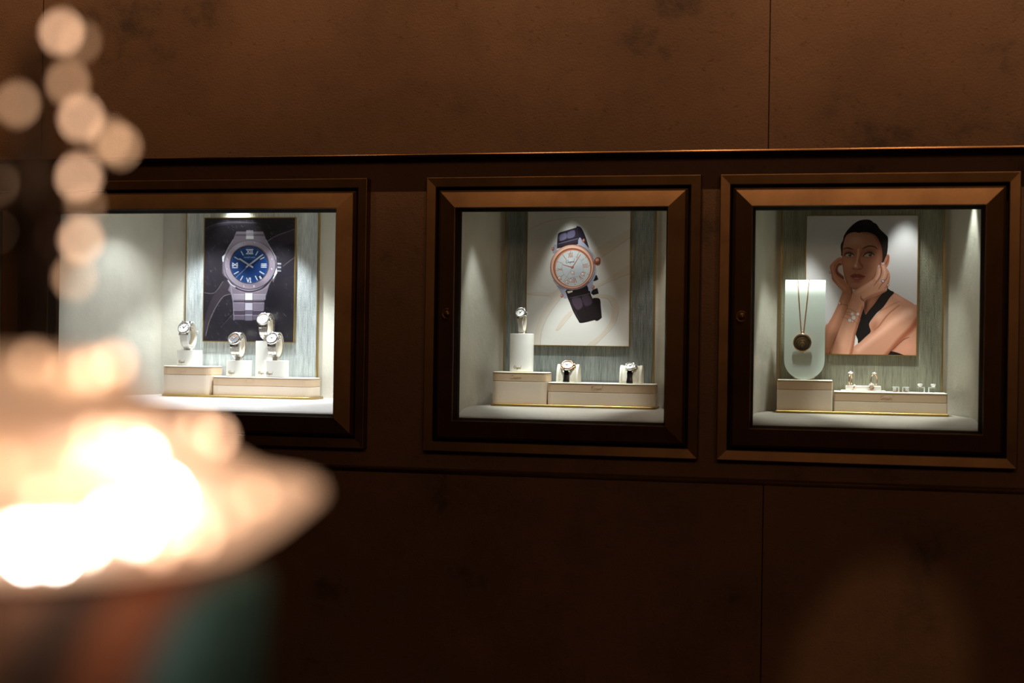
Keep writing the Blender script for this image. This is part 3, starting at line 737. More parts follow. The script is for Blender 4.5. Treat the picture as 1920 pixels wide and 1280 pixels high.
def poster(label, cx, zb, yf, W_, H_, art, th):
    t = thing('poster', label, 'poster', (cx, yf, zb), group=None)
    MB().box(-W_ / 2, W_ / 2, 0.0012, th, 0, H_).build('backing_board', M['brass'], t)
    e = 0.0026; mb = MB()
    mb.box(-W_ / 2, -W_ / 2 + e, 0, 0.0014, 0, H_).box(W_ / 2 - e, W_ / 2, 0, 0.0014, 0, H_).box(-W_ / 2 + e, W_ / 2 - e, 0, 0.0014, 0, e).box(-W_ / 2 + e, W_ / 2 - e, 0, 0.0014, H_ - e, H_)
    mb.build('edge_frame', M['brass'], t)
    o = art.sheet('print', t, W_ - 2 * e, H_ - 2 * e, 0.0009); o.location.z = e
    return t
rs = np.random.RandomState(5)
GLY = {'C': [[(1, .1), (.6, 0), (.2, .1), (0, .5), (.2, .9), (.6, 1), (1, .9)]], 'H': [[(0, 0), (0, 1)], [(1, 0), (1, 1)], [(0, .5), (1, .5)]],
 'O': [[(.5, 0), (.1, .15), (0, .5), (.1, .85), (.5, 1), (.9, .85), (1, .5), (.9, .15), (.5, 0)]], 'P': [[(0, 1), (0, 0), (.8, 0), (1, .25), (.8, .5), (0, .5)]],
 'A': [[(0, 1), (.5, 0), (1, 1)], [(.2, .65), (.8, .65)]], 'R': [[(0, 1), (0, 0), (.8, 0), (1, .25), (.8, .5), (0, .5)], [(.5, .5), (1, 1)]],
 'D': [[(0, 0), (0, 1), (.6, 1), (1, .7), (1, .3), (.6, 0), (0, 0)]], 'U': [[(0, 0), (0, .8), (.5, 1), (1, .8), (1, 0)]], 'T': [[(0, 0), (1, 0)], [(.5, 0), (.5, 1)]],
 'M': [[(0, 1), (0, 0), (.5, .6), (1, 0), (1, 1)]], 'I': [[(.5, 0), (.5, 1)]]}
def word(A, txt, x, y, w, h, col, lw, rot=0.0):
    n = len(txt); cw = w / n; ca, sa = math.cos(rot), math.sin(rot)
    for i, ch in enumerate(txt):
        for st in GLY[ch]:
            A.stroke([(x + ((i + p[0] * 0.72) * cw) * ca - p[1] * h * sa, y + ((i + p[0] * 0.72) * cw) * sa + p[1] * h * ca) for p in st], lw, col, 0.3, False)
def pen(A, x, y, w, col, lw, rot=0.0):
    ca, sa = math.cos(rot), math.sin(rot)
    for st in SCRIPT:
        A.stroke([(x + p[0] * w * ca + p[1] * w * sa, y + p[0] * w * sa - p[1] * w * ca) for p in st], lw, col, 0.25, True, n=3)

# ---- dark poster with the blue dial
A = Art(372, 500, (382.6, 407.6), (554.4, 407), (552, 642), (378.7, 640.6), (34, 29, 36))
D = lambda L: [(340 + x / 4.267, 380 + y / 4.267) for x, y in L]
G = lambda L: [(400 + x / 10.667, 440 + y / 10.667) for x, y in L]
g1 = lambda x, y: G([(x, y)])[0]
for i in range(70):
    A.blob((rs.uniform(375, 560), rs.uniform(400, 650)), rs.uniform(6, 16), rs.uniform(3, 8), [(26, 20, 30), (60, 50, 60), (34, 28, 44)][i % 3], 0.35, rs.uniform(0.5, 1.2))
for i in range(520):                                     # slate grain
    x, y = rs.uniform(372, 560), rs.uniform(400, 650); L = rs.uniform(1.5, 6); a = rs.uniform(0.55, 1.25)
    A.stroke([(x, y), (x + L * math.cos(a) * .6, y + L * math.sin(a) * .5), (x + L * math.cos(a), y + L * math.sin(a))], rs.uniform(0.25, 0.6), (150, 138, 146) if i % 3 else (10, 8, 12), 0.5, False, rs.uniform(0.35, 0.85))
sw = (52, 45, 58)
A.poly(D([(690, 305), (760, 262), (860, 225), (915, 205), (915, 300), (820, 345), (740, 380)]), sw, 0.8, True, 0.75)
A.stroke(D([(690, 305), (760, 262), (860, 225), (915, 205)]), 0.5, (165, 150, 158), 0.5)
A.poly(D([(780, 545), (850, 470), (915, 425), (915, 560), (840, 600), (760, 640)]), (28, 22, 32), 1.0, True, 0.8)
A.stroke(D([(820, 505), (870, 465), (915, 432)]), 0.4, (165, 150, 158), 0.5)
A.poly(D([(180, 205), (260, 165), (400, 145), (600, 152), (600, 162), (400, 165), (280, 185), (182, 225)]), (66, 58, 70), 0.8, True, 0.8)
A.stroke(D([(180, 205), (260, 168), (400, 148), (600, 155)]), 0.5, (150, 135, 145), 0.5)
A.poly(D([(270, 720), (340, 620), (380, 650), (390, 720), (330, 760), (265, 850), (215, 960), (190, 1080), (170, 1060), (180, 950), (215, 820)]), (58, 48, 56), 0.8, True, 0.75)
A.stroke(D([(175, 722), (260, 722), (330, 630)]), 0.5, (150, 138, 144), 0.5)
A.stroke(D([(400, 730), (330, 755), (265, 850), (215, 960), (188, 1070)]), 0.6, (165, 155, 160), 0.5)
A.stroke(D([(420, 870), (370, 920), (305, 1000)]), [2.6, 2.0, 1.0], (18, 14, 20), 0.8)
A.stroke(D([(425, 880), (378, 930), (312, 1000)]), 0.5, (95, 85, 95), 0.6)
A.blob(D([(720, 800)])[0], 20, 30, (14, 10, 18), 0.7); A.blob(D([(600, 980)])[0], 40, 12, (16, 12, 20), 0.6)
steel, light_, darks = (128, 116, 128), (186, 178, 186), (74, 64, 76)
# bracelet above and below
A.poly(D([(440, 226), (657, 226), (682, 294), (412, 294)]), (122, 110, 122), 0.5, False)
A.poly(D([(436, 246), (664, 246), (668, 262), (430, 262)]), (88, 76, 88), 0.5, False)
A.poly(D([(520, 216), (577, 216), (580, 288), (518, 288)]), (146, 136, 146), 0.5, False)
A.stroke(D([(520, 232), (577, 232)]), 0.7, light_); A.poly(D([(519, 262), (579, 262), (580, 286), (518, 286)]), (196, 198, 196), 0.4, False)
A.poly(D([(395, 640), (372, 700), (392, 722), (412, 784), (668, 784), (690, 720), (712, 640)]), (112, 100, 112), 0.5, False)
for y0, y1, a, b, c in ((732, 778, 414, 680, (128, 118, 130)), (778, 800, 414, 668, (60, 50, 62)), (800, 862, 416, 668, (104, 94, 108)), (862, 902, 416, 662, (62, 52, 66)), (902, 942, 420, 650, (84, 74, 88))):
    A.poly(D([(a, y0), (b, y0), (b - 2, y1), (a + 2, y1)]), c, 0.5, False)
    A.stroke(D([(a, y0 + 2), (b, y0 + 2)]), 0.6, (170, 160, 172), 0.4)
    A.stroke(D([(a, y1), (b, y1)]), 0.8, (36, 30, 40), 0.4)
for y0, y1, c in ((726, 778, (190, 192, 194)), (778, 806, (70, 60, 72)), (806, 858, (160, 154, 166)), (858, 900, (84, 76, 92)), (900, 946, (98, 90, 104))):
    A.poly(D([(512, y0), (572, y0), (572, y1), (512, y1)]), c, 0.4, False); A.stroke(D([(512, y0), (572, y0)]), 0.7, (205, 200, 210), 0.3)
A.stroke(D([(510, 728), (508, 944)]), 0.7, (30, 24, 34)); A.stroke(D([(574, 728), (574, 944)]), 0.7, (30, 24, 34))
A.stroke(D([(390, 640), (412, 782), (420, 944)]), 0.6, (180, 172, 182), 0.4, False)
A.poly(D([(322, 830), (322, 830), (322, 830)]), None)
# crown and guards
A.poly(D([(325, 470), (330, 420), (360, 400), (360, 480), (345, 560), (345, 600), (325, 560)]), (92, 82, 92), 0.5, False)
A.poly(D([(323, 430), (352, 405), (350, 470), (326, 470)]), (206, 212, 214), 0.5, False)
A.poly(D([(745, 400), (768, 430), (768, 560), (740, 640), (728, 600), (750, 500)]), (96, 86, 96), 0.5, False)
A.poly(D([(768, 520), (772, 560), (740, 610), (735, 590)]), (196, 206, 206), 0.5, False)
for k in range(5): A.poly(D([(772, 478 + k * 15), (802, 480 + k * 15), (804, 492 + k * 14), (774, 492 + k * 14)]), [(150, 150, 160), (60, 54, 64)][k % 2], 0.4, False)
# case body and bezel
A.poly(D([(413, 292), (680, 292), (705, 335), (742, 400), (762, 470), (760, 540), (735, 610), (690, 680), (620, 715), (480, 715), (400, 680), (350, 600), (335, 540), (335, 450), (365, 370), (392, 325)]), steel, 0.5, False)
A.stroke(D([(413, 292), (392, 325), (365, 370), (340, 430)]), 0.8, light_, 0.5)
A.stroke(D([(680, 292), (705, 335), (742, 400), (760, 450)]), 0.8, (170, 165, 175), 0.5)
A.stroke(D([(345, 590), (390, 640), (450, 690), (545, 712), (640, 690), (700, 640), (745, 580)]), [1.5, 3.2, 2.4, 2, 2.4, 3.2, 1.5], (34, 28, 38), 0.6)
A.stroke(D([(372, 622), (400, 655), (430, 675)]), 1.6, (210, 205, 212), 0.5)
A.ell(g1(735, 600), 49.5, 47.0, (40, 34, 44)); bz = A.ell(g1(733, 594), 48.4, 46.0, (140, 128, 140))
for i in range(60):
    x = 400 + rs.uniform(200, 1270) / 10.667; A.stroke([(x, 440), (x, 560)], 0.3, (150, 140, 150) if i % 2 else (122, 110, 122), 0.5, False, 0.5, clip=bz)
A.blob(g1(500, 250), 16, 12, (178, 172, 184), 0.6, clip=bz); A.blob(g1(900, 1000), 26, 9, (96, 84, 96), 0.7, clip=bz); A.blob(g1(1180, 700), 8, 20, (112, 100, 112), 0.6, clip=bz)
A.ell(g1(726, 590), 38.2, 37.2, (96, 78, 84)); A.ell(g1(722, 596), 36.6, 35.6, (18, 24, 60)); dl = A.ell(g1(722, 600), 35.3, 34.0, (14, 48, 102))
A.blob(g1(722, 420), 22, 12, (32, 76, 128), 0.6, clip=dl); A.blob(g1(760, 720), 16, 16, (8, 32, 84), 0.8, clip=dl); A.blob(g1(620, 850), 20, 12, (30, 72, 122), 0.5, clip=dl)
for k in range(90):
    a = 2 * PI * k / 90 + rs.uniform(-.02, .02); c = g1(722, 600)
    A.stroke([(c[0] + 6 * math.cos(a), c[1] + 6 * math.sin(a)), (c[0] + 33 * math.cos(a), c[1] + 33 * math.sin(a))], 0.3, (36, 84, 138) if k % 2 else (8, 34, 84), 0.5, False, 0.35, clip=dl)
for k in range(60):
    a = 2 * PI * k / 60; A.ell(g1(722 + 368 * math.sin(a), 604 - 358 * math.cos(a)), 0.45, 0.45, (120, 170, 215) if k % 5 else (180, 210, 235), alpha=0.8)
idx_ = (205, 203, 206)
for x0, y0, x1, y1 in ((560, 330, 600, 400), (895, 330, 855, 400), (430, 445, 505, 490), (1020, 450, 945, 485), (420, 782, 500, 738), (940, 735, 1018, 780), (590, 830, 548, 905), (850, 828, 888, 900)):
    A.stroke(G([(x0, y0), (x1, y1)]), 1.9, idx_, 0.4, False); A.stroke(G([(x0 + 8, y0 + 6), (x1 + 8, y1 + 6)]), 0.5, (20, 30, 60), 0.4, False, 0.6)
for seg_ in ([(668, 290), (735, 372)], [(735, 290), (668, 372)], [(752, 290), (752, 372)], [(782, 290), (782, 372)], [(660, 288), (800, 288)], [(660, 374), (800, 374)]): A.stroke(G(seg_), 1.4, idx_, 0.4, False)
for seg_ in ([(670, 862), (698, 945)], [(728, 862), (698, 945)], [(748, 862), (748, 948)], [(735, 950), (762, 950)]): A.stroke(G(seg_), 1.4, idx_, 0.4, False)
for seg_ in ([(385, 562), (478, 628)], [(385, 628), (478, 562)], [(382, 655), (480, 655)], [(383, 558), (383, 632)], [(480, 558), (480, 632)]): A.stroke(G(seg_), 1.5, idx_, 0.4, False)
for y in (580, 612, 645): A.stroke(G([(968, y), (1068, y)]), 1.5, idx_, 0.4, False)
for x, y in ((635, 150), (832, 148), (275, 485), (268, 678), (1183, 480), (1178, 680), (612, 1032), (818, 1030)):
    A.ell(g1(x, y), 2.7, 2.7, (70, 60, 72)); A.ell(g1(x, y), 2.2, 2.2, (178, 170, 178)); A.stroke([(g1(x, y)[0] - 1.5, g1(x, y)[1] + .5), (g1(x, y)[0] + 1.5, g1(x, y)[1] - .5)], 0.6, (40, 34, 44), 0.3, False)
word(A, 'CHOPARD', g1(618, 0)[0], g1(0, 438)[1], 22, 2.1, (190, 205, 220), 0.45)
A.stroke(G([(640, 484), (818, 484)]), 0.45, (90, 130, 170), 0.4, False)
A.poly(G([(905, 800), (1005, 815), (985, 880), (900, 890)]), (14, 14, 24), 0.4, False)
A.ell(g1(940, 838), 1.7, 1.6, (200, 205, 210)); A.ell(g1(940, 838), 0.8, 0.7, (14, 14, 24)); A.ell(g1(958, 868), 2.0, 1.8, (200, 205, 210)); A.ell(g1(958, 868), 1.0, 0.8, (14, 14, 24))
A.stroke(G([(790, 610), (1000, 420)]), 2.0, (8, 16, 44), 0.6, False, 0.8)
for a, b, w in (((790, 645), (530, 480), 2.6), ((665, 640), (990, 395), 2.4)):
    A.stroke(G([a, b]), w, (206, 202, 204), 0.4, False); A.stroke(G([a, b]), w * 0.3, (120, 112, 120), 0.4, False)
A.stroke(G([(725, 600), (445, 862)]), 0.5, (190, 190, 200), 0.3, False); A.ell(g1(725, 597), 2.2, 2.2, (160, 155, 160))
A.img *= 0.86
poster('dark slate poster of a steel watch with a deep blue dial', -1.8545, 1.4932, 0.448, 0.3255, 0.4163, A, 0.0115)

# ---- pale poster with the rose gold strap watch
A = Art(372, 480, (989, 384), (1184, 384), (1181, 650.5), (985.5, 647.5), (205, 201, 197))
E_ = lambda L: [(920 + x / 4.571, 380 + y / 4.571) for x, y in L]
H = lambda L: [(1020 + x / 6.095, 410 + y / 6.095) for x, y in L]
h1 = lambda x, y: H([(x, y)])[0]
band, edge = (200, 184, 170), (140, 112, 90)
A.poly(E_([(300, 775), (420, 760), (520, 765), (640, 690), (760, 560), (900, 400), (1200, 215), (1200, 300), (960, 460), (800, 640), (620, 800), (500, 960), (440, 1100), (425, 1230), (370, 1230), (380, 1100), (430, 960), (510, 830), (480, 800), (300, 790)]), band, 0.6, True, 0.5)
A.poly(E_([(560, 1090), (640, 970), (760, 880), (880, 800), (960, 785), (1050, 800), (1100, 860), (1105, 950), (1060, 1050), (960, 1170), (900, 1230), (830, 1230), (940, 1140), (1020, 1040), (1045, 940), (1030, 850), (970, 815), (890, 832), (770, 910), (660, 1000), (590, 1090)]), band, 0.6, True, 0.7)
A.poly(E_([(870, 720), (960, 680), (1080, 600), (1200, 530), (1200, 605), (1060, 655), (930, 725)]), band, 0.6, True, 0.5)
A.stroke(E_([(315, 222), (450, 160), (600, 125), (760, 112), (900, 112), (975, 118), (990, 98)]), 0.35, edge)
A.stroke(E_([(945, 470), (1060, 390), (1200, 292)]), 0.35, edge); A.stroke(E_([(930, 722), (1060, 660), (1200, 605)]), 0.35, edge)
A.stroke(E_([(305, 775), (380, 790), (500, 798)]), 0.35, edge); A.stroke(E_([(425, 1225), (440, 1100), (500, 960), (610, 810)]), 0.35, edge)
A.stroke(E_([(950, 815), (1010, 825), (1045, 880), (1035, 980), (1095, 940), (1100, 960)][:3]), 0.35, edge); A.stroke(E_([(1105, 930), (1070, 1050), (960, 1170), (900, 1230)]), 0.35, edge)
A.stroke(E_([(565, 1090), (590, 1090), (700, 960)]), 0.35, edge)
kk, k2 = (24, 18, 24), (48, 38, 50)
# strap: rear loops, then top and bottom
A.poly(H([(590, 640), (612, 640), (630, 690), (600, 705), (560, 715)]), kk, 0.4, False)
A.poly(H([(560, 810), (620, 790), (634, 855), (570, 872), (545, 850)]), kk, 0.4, False)
A.poly(H([(545, 935), (642, 912), (660, 1010), (668, 1100), (664, 1142), (590, 1160)]), (20, 12, 16), 0.4)
A.poly(H([(375, 85), (405, 74), (435, 95), (470, 165), (500, 250), (520, 335), (470, 300), (400, 230)]), (40, 32, 46), 0.4)
A.poly(H([(162, 158), (185, 140), (300, 108), (395, 78), (392, 150), (398, 240), (400, 280), (150, 330), (152, 250)]), k2, 0.4, False)
A.poly(H([(178, 175), (255, 150), (262, 212), (180, 240)]), (120, 116, 150), 1.2, True, 0.8); A.poly(H([(272, 145), (352, 118), (352, 190), (274, 212)]), (112, 106, 138), 1.4, True, 0.75)
A.stroke(H([(265, 120), (264, 215)]), 0.5, (12, 8, 12)); A.stroke(H([(165, 255), (390, 195)]), 0.9, (16, 12, 18)); A.stroke(H([(168, 275), (392, 215)]), 0.8, (128, 124, 150)); A.stroke(H([(172, 315), (392, 262)]), 1.0, (10, 8, 10))
A.stroke(H([(178, 170), (176, 250)]), 0.6, (14, 10, 14)); A.stroke(H([(370, 95), (372, 190)]), 0.6, (14, 10, 14))
A.poly(H([(262, 812), (520, 740), (540, 850), (585, 960), (625, 1060), (650, 1135), (560, 1170), (430, 1196), (395, 1160), (340, 1060), (300, 960), (272, 890)]), (26, 18, 22), 0.4)
A.poly(H([(320, 925), (420, 900), (450, 1000), (380, 1040)]), (84, 66, 84), 3.0, True, 0.7); A.poly(H([(440, 895), (520, 870), (560, 960), (480, 1000)]), (74, 58, 74), 3.0, True, 0.7)
A.stroke(H([(430, 895), (480, 1040), (520, 1170)]), 0.5, (8, 4, 6)); A.stroke(H([(300, 905), (420, 880), (530, 852)]), 1.0, (90, 76, 92)); A.stroke(H([(300, 930), (360, 1060), (420, 1160)]), 0.6, (80, 66, 78), 0.5)
A.poly(H([(268, 826), (335, 818), (330, 836), (280, 852)]), (190, 186, 170), 0.4, False)
# steel case with lugs
st, st2 = (158, 158, 178), (96, 96, 116)
A.poly(H([(105, 390), (108, 310), (122, 284), (148, 286), (152, 350), (200, 330)]), st, 0.4)
A.poly(H([(405, 212), (425, 206), (445, 240), (500, 305), (560, 380), (590, 440), (480, 330), (400, 290)]), st, 0.4)
A.poly(H([(150, 760), (190, 830), (212, 880), (240, 912), (272, 900), (262, 860), (240, 810), (200, 770)]), st, 0.4)
A.poly(H([(500, 745), (545, 690), (590, 620), (612, 560), (600, 640), (570, 720), (570, 800), (552, 826), (520, 822), (514, 790)]), st, 0.4)
A.ell(h1(334, 548), 43.2, 43.6, st2); A.ell(h1(332, 546), 42.2, 42.8, (176, 176, 194))
for x, y in ((104, 334), (460, 236), (210, 880), (570, 780)):
    A.ell(h1(x, y), 2.6, 3.6, (150, 84, 62), 0.2); A.ell(h1(x - 3, y - 4), 1.3, 2.0, (226, 160, 136), 0.2)
A.poly(H([(588, 455), (600, 440), (630, 433), (652, 450), (655, 490), (645, 520), (615, 530), (595, 515), (575, 500)]), (140, 78, 58), 0.4)
A.poly(H([(600, 450), (630, 445), (636, 470), (602, 480)]), (228, 168, 146), 1.0); A.stroke(H([(600, 510), (650, 500)]), 1.2, (60, 28, 22), 0.6)
A.ell(h1(328, 543), 41.6, 42.6, (136, 80, 62)); A.ell(h1(326, 541), 40.4, 41.4, (212, 160, 140)); A.ell(h1(329, 546), 38.0, 39.0, (226, 190, 172))
A.ell(h1(332, 549), 36.4, 37.4, (176, 110, 84)); A.ell(h1(322, 548), 35.4, 36.4, (140, 80, 56)); A.ell(h1(330, 556), 34.4, 35.2, (196, 130, 102))
A.stroke(H([(110, 700), (180, 780), (300, 812), (420, 790), (520, 720)]), 1.2, (110, 60, 46), 1.2, alpha=.6)
dm = A.ell(h1(336, 560), 32.6, 34.0, (216, 222, 226)); A.ell(h1(336, 558), 31.9, 33.2, (200, 206, 210))
A.ell(h1(332, 552), 20.6, 21.6, (150, 152, 158)); A.ell(h1(332, 552), 20.2, 21.2, (200, 204, 212)); A.blob(h1(300, 480), 12, 10, (232, 236, 240), 0.8); A.blob(h1(400, 620), 12, 10, (178, 182, 192), 0.5)
cc = (333, 552)
for k in range(60):
    a = 2 * PI * k / 60 - 0.14; A.ell(h1(cc[0] + 3 + 188 * math.sin(a), cc[1] + 4 - 194 * math.cos(a)), 0.28 if k % 5 else 0.75, 0.28 if k % 5 else 0.75, (60, 60, 80))
rg = (186, 112, 84)
ROM = {0: 'XII', 1: 'I', 2: 'l', 3: 'III', 4: 'l', 5: 'V', 6: 'VI', 7: 'l', 8: 'l', 9: 'X', 10: 'l', 11: 'I'}
for k in range(12):
    a = 2 * PI * k / 12 - 0.14; ux, uy = math.sin(a), -math.cos(a); tx, ty = -uy, ux; s_ = ROM[k]
    def pt(r, q): return (cc[0] + ux * r + tx * q, cc[1] + uy * r + ty * q)
    if s_ == 'l': A.stroke(H([pt(130, 0), pt(168, 0)]), 0.8, rg, 0.4, False); continue
    wid = 18; x0 = -wid * (len(s_) - 1) / 2
    for i, ch in enumerate(s_):
        q = x0 + i * wid
        if ch == 'I': A.stroke(H([pt(122, q * 0.8), pt(176, q)]), 1.1, rg, 0.4, False)
        if ch == 'X': A.stroke(H([pt(122, q - 12), pt(176, q + 12)]), 1.2, rg, 0.4, False); A.stroke(H([pt(122, q + 12), pt(176, q - 12)]), 0.8, rg, 0.4, False)
        if ch == 'V': A.stroke(H([pt(122, q), pt(176, q - 12)]), 1.2, rg, 0.4, False); A.stroke(H([pt(122, q), pt(176, q + 12)]), 0.8, rg, 0.4, False)
for x, y in ((332, 612), (450, 628), (182, 672), (264, 722), (312, 702)):
    A.ell(h1(x, y), 3.6, 3.6, (150, 84, 60)); A.ell(h1(x, y), 2.8, 2.8, (236, 226, 226)); A.ell(h1(x + 2, y + 3), 1.0, 1.0, (120, 116, 130)); A.ell(h1(x - 4, y - 5), 0.8, 0.8, (255, 255, 255)); A.stroke(H([(x + 12, y + 14), (x + 20, y + 22)]), 1.2, rg)
pen(A, h1(256, 0)[0], h1(0, 503)[1], 17, (40, 40, 50), 0.45, -0.12)
word(A, 'AUTOMATIC', h1(302, 0)[0], h1(0, 668)[1], 15, 1.1, (110, 110, 120), 0.3, -0.2)
A.stroke(H([(330, 550), (275, 640), (230, 715)]), 0.35, (120, 90, 80), 0.3, False)
A.stroke(H([(330, 550), (425, 398)]), [1.8, 1.0], (172, 96, 68), 0.4, False); A.stroke(H([(330, 550), (215, 516)]), [2.0, 1.0], (172, 96, 68), 0.4, False)
A.ell(h1(330, 549), 2.3, 2.3, (130, 66, 44)); A.ell(h1(328, 546), 0.9, 0.9, (226, 170, 150))
poster('pale poster of a rose gold and steel watch on a black strap', -0.7245, 1.4962, 0.333, 0.3265, 0.434, A, 0.0115)

# ---- portrait poster
A = Art(400, 506, (1511.5, 403.5), (1723, 403), (1719.3, 667), (1508.3, 664.5), (202, 198, 203))
B = lambda L: [(1555 + x / 8.824, 395 + y / 8.824) for x, y in L]
C_ = lambda L: [(1540 + x / 8.535, 520 + y / 8.535) for x, y in L]
b1 = lambda x, y: B([(x, y)])[0]
c1 = lambda x, y: C_([(x, y)])[0]
sk, sk2, shd, hi = (192, 136, 113), (168, 112, 90), (126, 74, 56), (226, 176, 156)
# torso, shoulder
tor = A.poly(C_([(1175, 245), (1320, 325), (1440, 392), (1510, 440), (1600, 520), (1600, 1290), (470, 1290), (530, 1120), (600, 1060), (720, 960), (800, 880), (775, 780), (830, 660), (1000, 480), (1100, 330)]), sk, 0.5)
A.blob(c1(1250, 330), 14, 5, (220, 160, 146), 0.6, 0.5, clip=tor); A.blob(c1(930, 640), 10, 6, (222, 168, 150), 0.6, -0.7, clip=tor)
A.blob(c1(860, 800), 7, 12, (150, 92, 70), 0.7, 0.4, clip=tor)
A.stroke(C_([(920, 560), (1000, 515), (1080, 480), (1160, 430), (1260, 390)]), [1.0, 2.2, 1.5, 2.0, 1.0], (150, 92, 72), 1.6, alpha=0.6, clip=tor)
A.stroke(C_([(1260, 450), (1120, 560), (1020, 670), (930, 790), (860, 850)]), [1.5, 2.4, 2.6, 2, 1], (132, 76, 58), 1.8, alpha=0.75, clip=tor)
A.stroke(C_([(1420, 560), (1200, 690), (1000, 850), (800, 1010), (600, 1170)]), [13, 13, 12, 10, 9], (228, 172, 152), 9, alpha=0.75, clip=tor)
A.blob(c1(1380, 560), 12, 9, (232, 180, 162), 0.6, clip=tor)
A.stroke(C_([(1560, 680), (1460, 820), (1340, 940), (1240, 1040), (1140, 1160), (1040, 1270)]), [10, 10, 9, 8, 7, 7], (142, 74, 52), 6, alpha=0.85, clip=tor)
A.stroke(C_([(1420, 965), (1320, 1010), (1200, 1120), (1120, 1200)]), [1, 1.6, 1.6, 1], (96, 48, 36), 1.2, alpha=0.9, clip=tor)
A.blob(c1(1400, 1120), 14, 8, (214, 146, 124), 0.6, -0.4, clip=tor)
# neck
nk = A.poly(C_([(480, 160), (560, 200), (660, 330), (660, 560), (700, 640), (760, 560), (900, 400), (990, 262), (1080, 150), (860, 60)]), (128, 78, 60), 0.5)
A.blob(c1(820, 380), 7, 14, (168, 108, 86), 0.7, 0.6, clip=nk); A.blob(c1(720, 470), 3, 12, (70, 38, 28), 0.8, 0.1, clip=nk)
# black halter top
A.poly(C_([(1065, 182), (1120, 210), (1178, 246), (1110, 325), (1040, 430), (985, 500), (905, 570), (830, 660), (782, 735), (778, 790), (800, 880), (720, 960), (600, 1066), (592, 1010), (565, 945), (545, 880), (560, 790), (600, 690), (625, 560), (672, 440), (712, 600), (770, 535), (860, 430), (940, 315), (985, 262)]), (17, 14, 16), 0.5)
A.poly(C_([(1125, 1188), (1220, 1210), (1330, 1250), (1420, 1300), (1040, 1300)]), (17, 14, 16), 0.5, False)
A.poly(C_([(562, 944), (585, 1000), (596, 1068), (532, 1112), (548, 1020)]), (214, 210, 208), 0.4, False)
# ear, hair
er = A.poly(B([(915, 800), (950, 735), (985, 716), (1008, 740), (1008, 800), (1000, 860), (975, 915), (950, 935), (925, 880)]), (178, 112, 90), 0.5)
A.stroke(B([(985, 745), (985, 800), (960, 850), (950, 880)]), 1.6, (118, 64, 50), 0.9, clip=er)
A.poly(B([(215, 748), (198, 690), (188, 600), (196, 540), (228, 480), (242, 410), (300, 318), (380, 235), (480, 160), (600, 134), (690, 145), (742, 185), (792, 212), (845, 290), (900, 345), (948, 392), (982, 440), (982, 560), (976, 640), (962, 725), (935, 780), (908, 850), (880, 860), (760, 800), (400, 800)]), (20, 15, 18), 0.5)
for i in range(26):
    t_ = i / 25; A.stroke(B([(520 + 60 * t_, 150 + 10 * t_), (360 + 420 * t_, 240 - 20 * math.sin(PI * t_)), (250 + 640 * t_, 400 + 60 * t_)]), 0.5, (46, 36, 40), 0.8, alpha=0.35)
# left hand and forearm (behind the chin)
ha = A.poly(B([(222, 796), (190, 766), (140, 778), (75, 830), (25, 885), (3, 930), (20, 1000), (35, 1060), (45, 1140)]) + C_([(215, 90), (280, 160), (334, 222), (325, 280), (295, 350), (268, 430), (228, 520), (170, 640), (110, 740), (58, 826), (40, 1280), (140, 1280), (250, 960), (320, 740), (392, 590), (440, 450), (490, 330), (508, 220), (470, 150), (420, 100), (370, 30)]) + B([(240, 1080), (165, 1015), (146, 960), (170, 912), (214, 884)]), (182, 122, 98), 0.45)
A.stroke(B([(212, 806), (150, 830), (95, 890), (75, 960), (82, 1040)]), [1.0, 1.6, 2, 2, 1], (140, 86, 68), 1.0, alpha=0.8, clip=ha)
A.stroke(B([(218, 900), (165, 880), (125, 930), (118, 1000), (160, 1060), (240, 1120)]), [2, 3.5, 3, 4, 5, 4], (92, 50, 38), 2.2, alpha=0.85, clip=ha)
A.stroke(B([(40, 1000), (60, 1110), (130, 1200)]), [2, 3, 2], (140, 88, 70), 2.0, alpha=0.6, clip=ha)
A.stroke(B([(60, 920), (60, 1000), (90, 1110), (180, 1220), (260, 1290)]), [3, 3, 5, 6, 6], (206, 150, 126), 3.2, alpha=0.6, clip=ha)
A.stroke(C_([(420, 60), (470, 150), (500, 240), (470, 400)]), [3, 4, 4, 3], (112, 64, 48), 3, alpha=0.7, clip=ha)
A.stroke(C_([(390, 300), (330, 470), (240, 680), (140, 900), (90, 1100)]), [7, 7, 9, 10, 8], (214, 156, 130), 6, alpha=0.55, clip=ha)
A.stroke(C_([(410, 560), (320, 760), (240, 960), (130, 1260)]), [2, 3, 4, 4], (120, 68, 50), 3, alpha=0.7, clip=ha)
# face
fc = A.poly(B([(214, 740), (222, 640), (236, 540), (262, 440), (300, 388), (360, 356), (440, 345), (490, 358), (560, 345), (660, 352), (740, 382), (800, 430), (850, 520), (880, 620), (890, 760), (880, 880), (850, 980), (800, 1060), (755, 1120), (700, 1180), (620, 1230), (540, 1272), (450, 1302), (400, 1300), (350, 1270), (300, 1205), (262, 1130), (242, 1040), (226, 940), (210, 850)]), sk2, 0.7)
A.blob(b1(430, 480), 20, 11, (206, 158, 138), 0.8, clip=fc); A.blob(b1(330, 880), 9, 9, (200, 142, 118), 0.6, clip=fc); A.blob(b1(690, 860), 12, 9, (194, 128, 112), 0.55, clip=fc)
A.blob(b1(450, 1220), 14, 6, (196, 136, 114), 0.6, clip=fc)
A.stroke(B([(800, 440), (860, 560), (885, 700), (885, 880), (840, 1010), (740, 1150)]), [4, 8, 8, 9, 8, 6], (122, 68, 52), 7, alpha=0.7, clip=fc)
A.stroke(B([(560, 360), (700, 375), (800, 450)]), [3, 4, 4], (120, 70, 56), 3, alpha=0.6, clip=fc)
